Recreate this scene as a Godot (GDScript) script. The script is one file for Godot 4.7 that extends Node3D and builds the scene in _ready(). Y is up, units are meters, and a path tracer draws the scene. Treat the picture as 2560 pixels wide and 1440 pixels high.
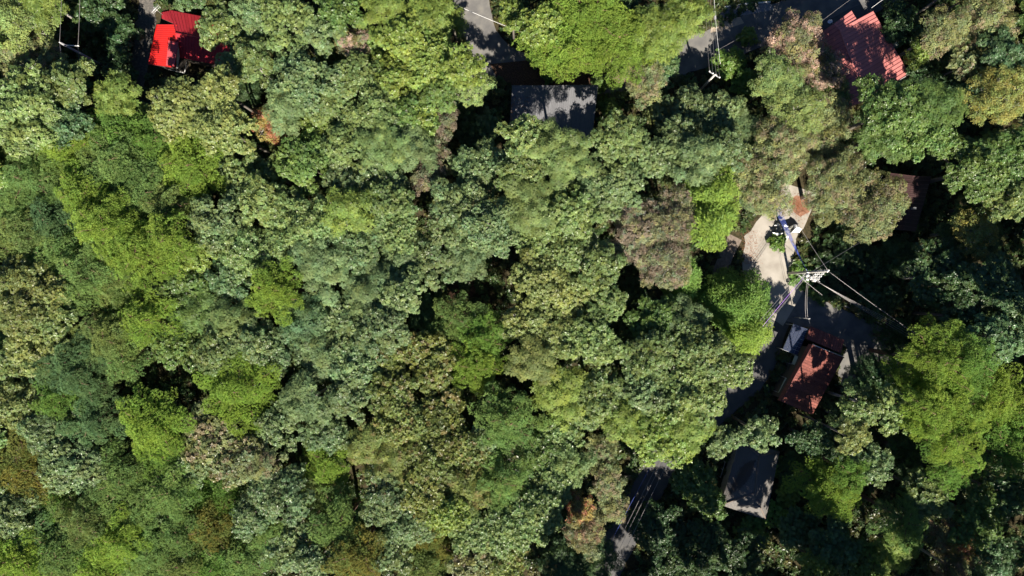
extends Node3D
# A wooded hillside hamlet seen straight down from a drone about 100 m up: x runs to the right of the photograph, z down it, y up.

const EYE := 100.0
const HALF := 0.75          # half the picture's width over its distance
const SPACING := 128.0      # about one crown, in the photograph's pixels

var rng := RandomNumberGenerator.new()
var taken := {}
var M := {}
var sprays := {}
var keep_out_lines := []     # [polyline of Vector2, half width]
var keep_out_shapes := []    # PackedVector2Array
var labels_given := {}

# ---------------------------------------------------------------- helpers
func at(x: float, y: float, h := 0.0) -> Vector3:
	# the place h metres up that the photograph shows at this pixel
	var k := HALF * (EYE - h) / 1280.0
	return Vector3((x - 1280.0) * k, h, (y - 720.0) * k)

func numbered(called: String) -> String:
	if not taken.has(called):
		taken[called] = 0
		return called
	taken[called] += 1
	return "%s_%03d" % [called, taken[called]]

func tag(o: Node, label: String, category: String, group := "") -> Node:
	o.set_meta("label", label)
	o.set_meta("category", category)
	if group:
		o.set_meta("group", group)
	return o

func base(called: String, where: Vector3) -> Node3D:
	var o := Node3D.new()
	o.name = numbered(called)
	add_child(o)
	o.position = where
	return o

func thing(called: String, label: String, category: String, where: Vector3, group := "") -> Node3D:
	var o := base(called, where)
	tag(o, label, category, group)
	return o

func put(called: String, mesh: Mesh, mat: Material, parent: Node = null) -> MeshInstance3D:
	var o := MeshInstance3D.new()
	o.mesh = mesh
	o.material_override = mat
	if parent:
		o.name = called
		parent.add_child(o, true)
		o.position = -parent_origin(parent)
	else:
		o.name = numbered(called)
		add_child(o)
	return o

func parent_origin(p: Node) -> Vector3:
	# meshes are made in world places; a child is moved back by where its thing stands
	var v := Vector3.ZERO
	while p is Node3D and p != self:
		v += (p as Node3D).position
		p = p.get_parent()
	return v

func structure(called: String, mesh: Mesh, mat: Material) -> MeshInstance3D:
	var o := put(called, mesh, mat)
	o.set_meta("kind", "structure")
	return o

func noise_tex(seed_: int, freq: float, ramp: Array, size := 512, normal := false, strength := 4.0) -> NoiseTexture2D:
	var n := FastNoiseLite.new()
	n.seed = seed_
	n.frequency = freq
	n.fractal_octaves = 5
	n.noise_type = FastNoiseLite.TYPE_SIMPLEX_SMOOTH
	var t := NoiseTexture2D.new()
	t.width = size
	t.height = size
	t.seamless = true
	t.noise = n
	if normal:
		t.as_normal_map = true
		t.bump_strength = strength
	else:
		var g := Gradient.new()
		var offs := PackedFloat32Array()
		var cols := PackedColorArray()
		for r in ramp:
			offs.append(r[0])
			cols.append((r[1] as Color).linear_to_srgb())
		g.offsets = offs
		g.colors = cols
		t.color_ramp = g
	return t

func surface(tex: Texture2D, scale: float, rough := 0.9, normal: Texture2D = null, spec := 0.3) -> StandardMaterial3D:
	var m := StandardMaterial3D.new()
	m.albedo_texture = tex
	m.roughness = rough
	m.metallic_specular = spec
	m.uv1_triplanar = true
	m.uv1_world_triplanar = true
	m.uv1_scale = Vector3.ONE * scale
	if normal:
		m.normal_enabled = true
		m.normal_texture = normal
	return m

func plain(c: Color, rough := 0.7, metal := 0.0) -> StandardMaterial3D:
	var m := StandardMaterial3D.new()
	m.albedo_color = c.linear_to_srgb()
	m.roughness = rough
	m.metallic = metal
	return m

func leaf_mat(rough: float, through: float, spec := 0.5) -> StandardMaterial3D:
	var m := StandardMaterial3D.new()
	m.vertex_color_use_as_albedo = true
	m.roughness = rough
	m.metallic_specular = spec
	m.cull_mode = BaseMaterial3D.CULL_DISABLED
	m.backlight_enabled = true
	m.backlight = Color(through, through, through)
	return m

func start() -> SurfaceTool:
	var st := SurfaceTool.new()
	st.begin(Mesh.PRIMITIVE_TRIANGLES)
	st.set_smooth_group(-1)
	return st

func done(st: SurfaceTool) -> ArrayMesh:
	st.generate_normals()
	return st.commit()

func quad(st: SurfaceTool, a: Vector3, b: Vector3, c: Vector3, d: Vector3) -> void:
	for v in [a, b, c, a, c, d]:
		st.add_vertex(v)

func prism(st: SurfaceTool, top: Array, down: Vector3) -> void:
	# a slab whose upper face is this polygon
	var n := top.size()
	var nrm := Vector3.ZERO
	for i in n:
		nrm += (top[i] - top[0]).cross(top[(i + 1) % n] - top[0])
	var p := top.duplicate()
	if nrm.dot(down) < 0.0:
		p.reverse()
	for i in range(1, n - 1):
		for v in [p[0], p[i], p[i + 1]]:
			st.add_vertex(v)
		for v in [p[0] + down, p[i + 1] + down, p[i] + down]:
			st.add_vertex(v)
	for i in n:
		var a: Vector3 = p[i]
		var b: Vector3 = p[(i + 1) % n]
		quad(st, a, a + down, b + down, b)

func beam(st: SurfaceTool, a: Vector3, b: Vector3, w: float, h: float) -> void:
	var d := (b - a).normalized()
	var side := d.cross(Vector3.UP)
	if side.length() < 0.05:
		side = d.cross(Vector3.RIGHT)
	side = side.normalized() * w * 0.5
	var up := side.cross(d).normalized() * h * 0.5
	prism(st, [a - side + up, a + side + up, b + side + up, b - side + up], -up * 2.0)

func tube(st: SurfaceTool, pts: Array, radii: Array, sides := 6) -> void:
	var rings := []
	var n := pts.size()
	for i in n:
		var d: Vector3 = (pts[mini(i + 1, n - 1)] - pts[maxi(i - 1, 0)]).normalized()
		var s := d.cross(Vector3(0.13, 0.2, 0.97))
		if s.length() < 0.1:
			s = d.cross(Vector3.RIGHT)
		s = s.normalized()
		var t := s.cross(d).normalized()
		var ring := []
		for k in sides:
			var a := TAU * k / sides
			ring.append(pts[i] + (s * cos(a) + t * sin(a)) * float(radii[mini(i, radii.size() - 1)]))
		rings.append(ring)
	for i in n - 1:
		for k in sides:
			var k2 := (k + 1) % sides
			quad(st, rings[i][k], rings[i][k2], rings[i + 1][k2], rings[i + 1][k])
	for k in range(1, sides - 1):
		for v in [rings[0][0], rings[0][k + 1], rings[0][k], rings[n - 1][0], rings[n - 1][k], rings[n - 1][k + 1]]:
			st.add_vertex(v)

func rod(called: String, a: Vector3, b: Vector3, r: float, mat: Material, parent: Node, sides := 8) -> MeshInstance3D:
	var st := start()
	st.set_smooth_group(0)
	tube(st, [a, b], [r], sides)
	return put(called, done(st), mat, parent)

func strip(pts: Array, width, y: float, rough := 0.0) -> ArrayMesh:
	# a flat ribbon along ground points
	var fine := []
	var c := Curve3D.new()
	for i in pts.size():
		var p: Vector3 = pts[i]
		var tan := Vector3.ZERO
		if i > 0 and i < pts.size() - 1:
			tan = (pts[i + 1] - pts[i - 1]) * 0.2
		c.add_point(p, -tan, tan)
	var length := c.get_baked_length()
	var steps := int(length / 0.8) + 2
	var st := start()
	var last := []
	for i in steps:
		var f := length * i / (steps - 1.0)
		var p := c.sample_baked(f)
		var d := (c.sample_baked(minf(f + 0.3, length)) - c.sample_baked(maxf(f - 0.3, 0.0))).normalized()
		var s := Vector3(-d.z, 0, d.x)
		var w: float = width if not width is Array else lerpf(width[0], width[1], i / (steps - 1.0))
		var a := p - s * (w * 0.5 + rng.randf_range(-rough, rough))
		var b := p + s * (w * 0.5 + rng.randf_range(-rough, rough))
		a.y = y
		b.y = y
		if last:
			quad(st, last[1], last[0], a, b)
		last = [a, b]
	return done(st)

func flat(points: Array, y: float) -> ArrayMesh:
	var pv := PackedVector2Array()
	for p in points:
		pv.append(Vector2(p.x, p.z))
	var idx := Geometry2D.triangulate_polygon(pv)
	var st := start()
	for i in range(0, idx.size(), 3):
		var a := pv[idx[i]]
		var b := pv[idx[i + 1]]
		var c := pv[idx[i + 2]]
		var tri := [a, b, c] if (b - a).cross(c - a) > 0.0 else [a, c, b]
		for q in tri:
			st.add_vertex(Vector3(q.x, y, q.y))
	return done(st)

func ring_of(px: Array) -> Array:
	var out := []
	for i in range(0, px.size(), 2):
		out.append(at(px[i], px[i + 1]))
	return out

# ---------------------------------------------------------------- leaf sprays
class Leaves:
	var v := PackedVector3Array()
	var c := PackedColorArray()
	func leaf(from: Vector3, to: Vector3, side: Vector3, lift: Vector3, tone: Color) -> void:
		var mid := from.lerp(to, 0.45)
		var l := mid + side + lift
		var r := mid - side + lift
		for p in [from, l, to, from, to, r]:
			v.append(p)
			c.append(tone)
	func mesh() -> ArrayMesh:
		var a := []
		a.resize(Mesh.ARRAY_MAX)
		a[Mesh.ARRAY_VERTEX] = v
		a[Mesh.ARRAY_COLOR] = c
		var m := ArrayMesh.new()
		m.add_surface_from_arrays(Mesh.PRIMITIVE_TRIANGLES, a)
		return m

func tone_of(spread: float, warm := 0.0) -> Color:
	var b := rng.randf_range(1.0 - spread, 1.0 + spread)
	var w := rng.randf_range(-warm, warm)
	return Color(b * (1.0 + w), b, b * (1.0 - w))

func dir_at(yaw: float, pitch: float) -> Vector3:
	return Vector3(cos(yaw) * cos(pitch), sin(pitch), sin(yaw) * cos(pitch))

func make_sprays() -> void:
	for variant in 5:
		# broad leaves in rosettes at the twig ends
		var L := Leaves.new()
		for k in 4:
			var a := TAU * k / 3.0 + rng.randf() * 0.9
			var d := 0.17 * sqrt(rng.randf_range(0.4, 1.0)) if k else 0.0
			var hub := Vector3(cos(a) * d, rng.randf_range(-0.10, 0.10) - d * 0.6 + (0.08 if k == 0 else 0.0), sin(a) * d)
			var lean := Vector3(hub.x, 0, hub.z) * 2.2
			var tone := tone_of(0.18, 0.10)
			for j in 9:
				var yaw := TAU * j / 9.0 + rng.randf() * 0.6
				var u := (dir_at(yaw, rng.randf_range(-0.55, 0.6)) + lean).normalized()
				var len := rng.randf_range(0.16, 0.29)
				var side := u.cross(Vector3.UP).normalized() * len * 0.27
				L.leaf(hub + u * 0.02, hub + u * len, side, Vector3.UP * len * rng.randf_range(0.0, 0.16), tone * tone_of(0.24, 0.10))
		sprays["oak_%d" % variant] = L.mesh()
		# small leaves set along flat twigs
		L = Leaves.new()
		for k in 5:
			var yaw := TAU * k / 5.0 + rng.randf() * 0.8
			var main := dir_at(yaw, rng.randf_range(-0.25, 0.35))
			var wide := main.cross(Vector3.UP).normalized()
			var tone := tone_of(0.18, 0.08)
			for j in 9:
				var from := main * (0.04 + 0.045 * j) + Vector3.UP * rng.randf_range(-0.04, 0.05)
				var u := (main * 0.55 + wide * (0.9 if j % 2 else -0.9) + Vector3.UP * rng.randf_range(-0.45, 0.35)).normalized()
				var len := rng.randf_range(0.11, 0.18)
				L.leaf(from, from + u * len, u.cross(Vector3.UP).normalized() * len * 0.3, Vector3.UP * len * 0.08, tone * tone_of(0.24, 0.08))
		sprays["twig_%d" % variant] = L.mesh()
		# needles in tufts along the twigs
		L = Leaves.new()
		for k in 6:
			var a := TAU * k / 6.0 + rng.randf()
			var d := 0.30 * sqrt(rng.randf())
			var hub := Vector3(cos(a) * d, rng.randf_range(-0.06, 0.08) - d * 0.15, sin(a) * d)
			var tone := tone_of(0.14, 0.06)
			for j in 15:
				var u := (dir_at(rng.randf() * TAU, rng.randf_range(-0.1, 1.2)) + Vector3(hub.x, 0, hub.z) * 1.0).normalized()
				var len := rng.randf_range(0.14, 0.24)
				var side := u.cross(dir_at(rng.randf() * TAU, 0.3)).normalized() * 0.022
				L.leaf(hub, hub + u * len, side, Vector3.ZERO, tone * tone_of(0.2))
		sprays["pine_%d" % variant] = L.mesh()
		# flat fans of scale leaves
		L = Leaves.new()
		for k in 4:
			var yaw := TAU * k / 4.0 + rng.randf() * 0.9
			var main := dir_at(yaw, rng.randf_range(-0.2, 0.5))
			var flat_side := main.cross(Vector3.UP).normalized()
			var tone := tone_of(0.15, 0.06)
			for j in 11:
				var f := j / 10.0
				var s := 1.0 if j % 2 else -1.0
				var from := main * (0.08 + 0.36 * f)
				var to := from + (main * 0.7 + flat_side * s * 0.55 + Vector3.UP * rng.randf_range(-0.15, 0.3)).normalized() * (0.24 - 0.1 * f)
				L.leaf(from, to, main.cross(Vector3.UP).normalized() * 0.03 + main * 0.02, Vector3.UP * 0.02, tone * tone_of(0.22))
		sprays["cypress_%d" % variant] = L.mesh()
		# small scattered leaves on bare twigs
		L = Leaves.new()
		for k in 46:
			var p := dir_at(rng.randf() * TAU, rng.randf_range(-0.6, 1.3)) * 0.42 * pow(rng.randf(), 0.45)
			p.y *= 0.7
			var u := dir_at(rng.randf() * TAU, rng.randf_range(-0.7, 0.6))
			var len := rng.randf_range(0.11, 0.2)
			var side := u.cross(Vector3.UP).normalized() * len * 0.32
			L.leaf(p, p + u * len, side, Vector3.UP * len * 0.1, tone_of(0.35, 0.18))
		sprays["fine_%d" % variant] = L.mesh()

# ---------------------------------------------------------------- trees
const PALETTE := {
	# leaf colour (linear; half of it is light that passes through the leaf), how far single sprays stray from it, the word that a label says, a second colour and its share
	"pale": [Color(0.205, 0.285, 0.098), 0.26, "pale green"],
	"straw": [Color(0.240, 0.288, 0.094), 0.26, "straw green"],
	"grey": [Color(0.182, 0.258, 0.108), 0.26, "grey-green"],
	"mid": [Color(0.152, 0.240, 0.064), 0.26, "mid green"],
	"limeoak": [Color(0.230, 0.312, 0.070), 0.26, "yellow-green"],
	"oliveoak": [Color(0.196, 0.240, 0.066), 0.28, "olive green", Color(0.22, 0.19, 0.07), 0.12],
	"teal": [Color(0.125, 0.215, 0.092), 0.26, "bluish green"],
	"dark": [Color(0.074, 0.135, 0.050), 0.3, "shade-dark green"],  # dark leaves, partly for the shade these trees stand in
	"lime": [Color(0.285, 0.410, 0.080), 0.2, "lime green"],
	"green": [Color(0.205, 0.345, 0.080), 0.22, "fresh green"],
	"soft": [Color(0.235, 0.355, 0.115), 0.22, "soft green"],
	"olive": [Color(0.240, 0.320, 0.105), 0.24, "olive"],
	"sea": [Color(0.180, 0.295, 0.125), 0.22, "sea green"],
	"ochre": [Color(0.285, 0.280, 0.075), 0.24, "golden ochre", Color(0.25, 0.31, 0.09), 0.35],
	"tan": [Color(0.225, 0.262, 0.110), 0.34, "tan green", Color(0.26, 0.22, 0.13), 0.2],
	"brown": [Color(0.205, 0.215, 0.095), 0.4, "brownish", Color(0.25, 0.165, 0.10), 0.35],
	"mauve": [Color(0.205, 0.225, 0.115), 0.38, "grey-brown", Color(0.22, 0.175, 0.125), 0.4],
	"pink": [Color(0.220, 0.225, 0.100), 0.4, "pinkish", Color(0.42, 0.30, 0.235), 0.5],
	"red": [Color(0.320, 0.270, 0.085), 0.4, "red and yellow", Color(0.36, 0.15, 0.09), 0.4],
}
const KINDS := {
	# name, what a label calls it, spray, spacing of sprays, spray size
	"oak": ["broadleaf_tree", "broadleaf tree", "oak", 0.56, 1.0],
	"pine": ["pine_tree", "pine", "pine", 0.46, 1.0],
	"cypress": ["cypress_tree", "cypress", "cypress", 0.46, 1.0],
	"fine": ["small_leaved_tree", "small-leaved tree", "fine", 0.56, 1.0],
	"bush": ["bush", "bush", "oak", 0.55, 0.95],
}

func lobes_of(kind: String, R: float) -> Array:
	# [centre relative to the crown's top, radius, flatness]
	var out := []
	if kind == "pine":
		var n := int(11 + R * 4.0)
		for i in n:
			var a := i * 2.399 + rng.randf_range(-0.35, 0.35)
			var d := R * 0.86 * sqrt((i + 0.3) / n)
			out.append([Vector3(cos(a) * d, -0.6 * R * pow(d / R, 1.3) - rng.randf_range(0.0, 0.42 * R) - 0.2, sin(a) * d), R * rng.randf_range(0.14, 0.25), 0.5])
	elif kind == "cypress":
		var n := int(10 + R * 4.5)
		for i in n:
			var a := i * 2.399 + rng.randf_range(-0.3, 0.3)
			var d := R * 0.84 * sqrt((i + 0.2) / n)
			out.append([Vector3(cos(a) * d, -1.25 * R * pow(d / R, 1.2) - rng.randf_range(0.0, 0.12 * R) - 0.3, sin(a) * d), R * rng.randf_range(0.20, 0.28), 0.95])
	else:
		var squash := rng.randf_range(0.42, 0.62)
		var n := int(12 + R * 5.5)
		for i in n:
			var a := i * 2.399 + rng.randf_range(-0.4, 0.4)
			var d := R * 0.84 * sqrt((i + 0.25) / n)
			var r := R * rng.randf_range(0.13, 0.25)
			out.append([Vector3(cos(a) * d, -squash * R * pow(d / R, 1.7) - rng.randf_range(0.0, 0.30 * R) - r * 0.6, sin(a) * d), r, 0.62])
	return out

func cover(lobes: Array, kind: String, spray_step: float, size: float, tint: Color, stray: float, where: Array, tints: Array, lowest := -0.45, thin := 0.0, other := Color.BLACK, share := 0.0) -> void:
	# sprays over the outside of these lobes
	for L in lobes:
		var c: Vector3 = L[0]
		var r: float = L[1]
		var fl: float = L[2]
		var n := int(4.0 * PI * r * r * (0.55 + 0.45 * fl) / (spray_step * spray_step)) + 4
		var lobe_tone := rng.randf_range(1.0 - stray * 0.4, 1.0 + stray * 0.4)
		var lobe_hue := rng.randf_range(-0.25, 0.25) * stray
		var lobe_share := share * rng.randf_range(0.2, 1.8)
		var along := Vector3(c.x, 0, c.z) if kind == "pine" else Vector3.ZERO
		along = along.normalized() * 0.75
		var turn := rng.randf() * TAU
		for i in n:
			var y := 1.0 - 2.0 * (i + 0.5) / n
			if y < lowest or rng.randf() < thin:
				continue
			var q := sqrt(maxf(0.0, 1.0 - y * y))
			var nrm := Vector3(cos(i * 2.39996 + turn) * q, y, sin(i * 2.39996 + turn) * q)
			var p := c + (Vector3(nrm.x, nrm.y * fl, nrm.z) + along * nrm.dot(along)) * (r * rng.randf_range(0.74, 1.08) + rng.randf_range(-0.18, 0.26))
			var hidden := false
			for o in lobes:
				if o != L:
					var e: Vector3 = p - o[0]
					e.y /= o[2]
					if e.length_squared() < o[1] * o[1] * 0.5:
						hidden = true
						break
			if hidden:
				continue
			var up := (nrm * 0.75 + Vector3.UP * 0.65 + dir_at(rng.randf() * TAU, rng.randf_range(-1.0, 1.0)) * 0.28).normalized()
			var yaw := rng.randf() * TAU
			var sx := up.cross(dir_at(yaw, 0.0)).normalized()
			var s := size * rng.randf_range(0.8, 1.22)
			where.append(Transform3D(Basis(sx, up, sx.cross(up)) * s, p))
			var b := lobe_tone * rng.randf_range(1.0 - stray, 1.0 + stray)
			var w := rng.randf_range(-0.3, 0.3) * stray + lobe_hue
			if rng.randf() < lobe_share:
				tints.append(Color(other.r * b, other.g * b, other.b * b))
			else:
				tints.append(Color(tint.r * b * (1.0 + w), tint.g * b, tint.b * b * (1.0 - w)))

func scattered(called: String, mesh: Mesh, mat: Material, where: Array, tints: Array) -> MultiMeshInstance3D:
	var mm := MultiMesh.new()
	mm.transform_format = MultiMesh.TRANSFORM_3D
	mm.use_colors = true
	mm.mesh = mesh
	mm.instance_count = where.size()
	for i in where.size():
		mm.set_instance_transform(i, where[i])
		mm.set_instance_color(i, tints[i])
	var o := MultiMeshInstance3D.new()
	o.name = called
	o.multimesh = mm
	o.material_override = mat
	return o

func tree(kind: String, colour: String, x: float, y: float, r_px: float, top: float, label: String, group: String) -> void:
	var K: Array = KINDS[kind]
	var P: Array = PALETTE[colour]
	var R := r_px * HALF * (EYE - top + 1.0) / 1280.0 * (1.2 if kind == "pine" else 1.05)
	var foot := at(x, y, maxf(0.5, top - R * 0.45))
	foot.y = 0.0
	var called: String = K[0]
	if colour == "red":
		called = "autumn_tree"
	var o := thing(called, label, "bush" if kind == "bush" else "tree", foot, group)
	var lobes := lobes_of(kind, R)
	var ph := Vector3(rng.randf(), rng.randf(), rng.randf()) * TAU
	for L in lobes:
		var a := atan2(L[0].z, L[0].x)
		var f := 1.0 + 0.15 * sin(2.0 * a + ph.x) + 0.12 * sin(3.0 * a + ph.y) + 0.08 * sin(5.0 * a + ph.z)
		L[0] = Vector3(L[0].x * f, L[0].y + top, L[0].z * f)
	var where := []
	var tints := []
	var thin := 0.0
	if kind == "fine":
		thin = 0.12
	var spray: String = K[2]
	var tint: Color = P[0]
	tint = tint * rng.randf_range(0.9, 1.1)
	var leafing := rng.randf_range(0.8, 1.22) if kind == "oak" else rng.randf_range(0.92, 1.1)
	if kind == "oak" and rng.randf() < (0.6 if colour == "limeoak" else 0.22):
		spray = "twig"
	cover(lobes, kind, K[3] * leafing, K[4] * leafing, tint, P[1], where, tints, -0.45, thin, P[3] if P.size() > 3 else Color.BLACK, P[4] if P.size() > 3 else 0.0)
	var mat: Material = M["leaf_" + spray]
	var crown := scattered("crown", sprays["%s_%d" % [spray, rng.randi() % 5]], mat, where, tints)
	crown.set_meta("kind", "stuff")
	o.add_child(crown)
	# trunk with limbs into the lobes
	var st := start()
	st.set_smooth_group(0)
	var girth := 0.05 + R * (0.045 if kind != "bush" else 0.02)
	var fork := top - R * (1.25 if kind != "cypress" else 0.9)
	fork = maxf(fork, top * 0.3)
	var lean := Vector3(rng.randf_range(-0.25, 0.25), 0, rng.randf_range(-0.25, 0.25))
	var trunk_top := Vector3(lean.x, top - R * 0.45, lean.z)
	tube(st, [Vector3(0, -0.2, 0), Vector3(lean.x * 0.5, fork * 0.5, lean.z * 0.3), Vector3(lean.x, fork, lean.z), trunk_top], [girth * 1.35, girth, girth * 0.8, girth * 0.25], 7)
	var bare := kind == "oak" and rng.randf() < 0.16
	var reach := 1.05 if kind == "fine" or bare else 0.8
	var step := 1 if kind == "fine" else 2
	for i in range(0, lobes.size(), step):
		var c: Vector3 = lobes[i][0]
		var root := Vector3(lean.x, lerpf(fork, top - R * 0.6, rng.randf_range(0.0, 0.6)), lean.z)
		if kind == "pine":
			root.y = maxf(fork, c.y - 0.3)
		var tip: Vector3 = c + Vector3(c.x, 0.0, c.z).normalized() * lobes[i][1] * 0.4 + Vector3.UP * lobes[i][1] * lobes[i][2] * (reach - 0.5)
		var mid := root.lerp(tip, 0.5) + Vector3(rng.randf_range(-0.2, 0.2), -0.12 * R * 0.5, rng.randf_range(-0.2, 0.2))
		tube(st, [root, mid, tip], [girth * 0.5, girth * 0.32, 0.025], 5)
		if kind == "pine" and i % 4 == 0:
			var out := Vector3(c.x, 0, c.z).normalized().rotated(Vector3.UP, rng.randf_range(-0.5, 0.5))
			var lift: float = lobes[i][1] * lobes[i][2] + 0.1
			tube(st, [c, c + out * lobes[i][1] * 0.5 + Vector3.UP * lift, c + out * lobes[i][1] * 1.2 + Vector3.UP * (lift + 0.05)], [0.04, 0.03, 0.012], 4)
		if kind == "fine" or (bare and i % 6 == 0):
			for t in 3:
				var off: Vector3 = dir_at(rng.randf() * TAU, rng.randf_range(0.0, 0.9)) * lobes[i][1] * 1.05
				tube(st, [mid.lerp(tip, 0.5 + 0.15 * t), c + off * 0.6, c + off], [0.035, 0.025, 0.012], 4)
	var bark: Material = M["bark_" + ("red" if kind == "pine" else "pale" if kind == "fine" or bare else "grey")]
	var t := MeshInstance3D.new()
	t.name = "trunk"
	t.mesh = done(st)
	t.material_override = bark
	o.add_child(t)

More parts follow.
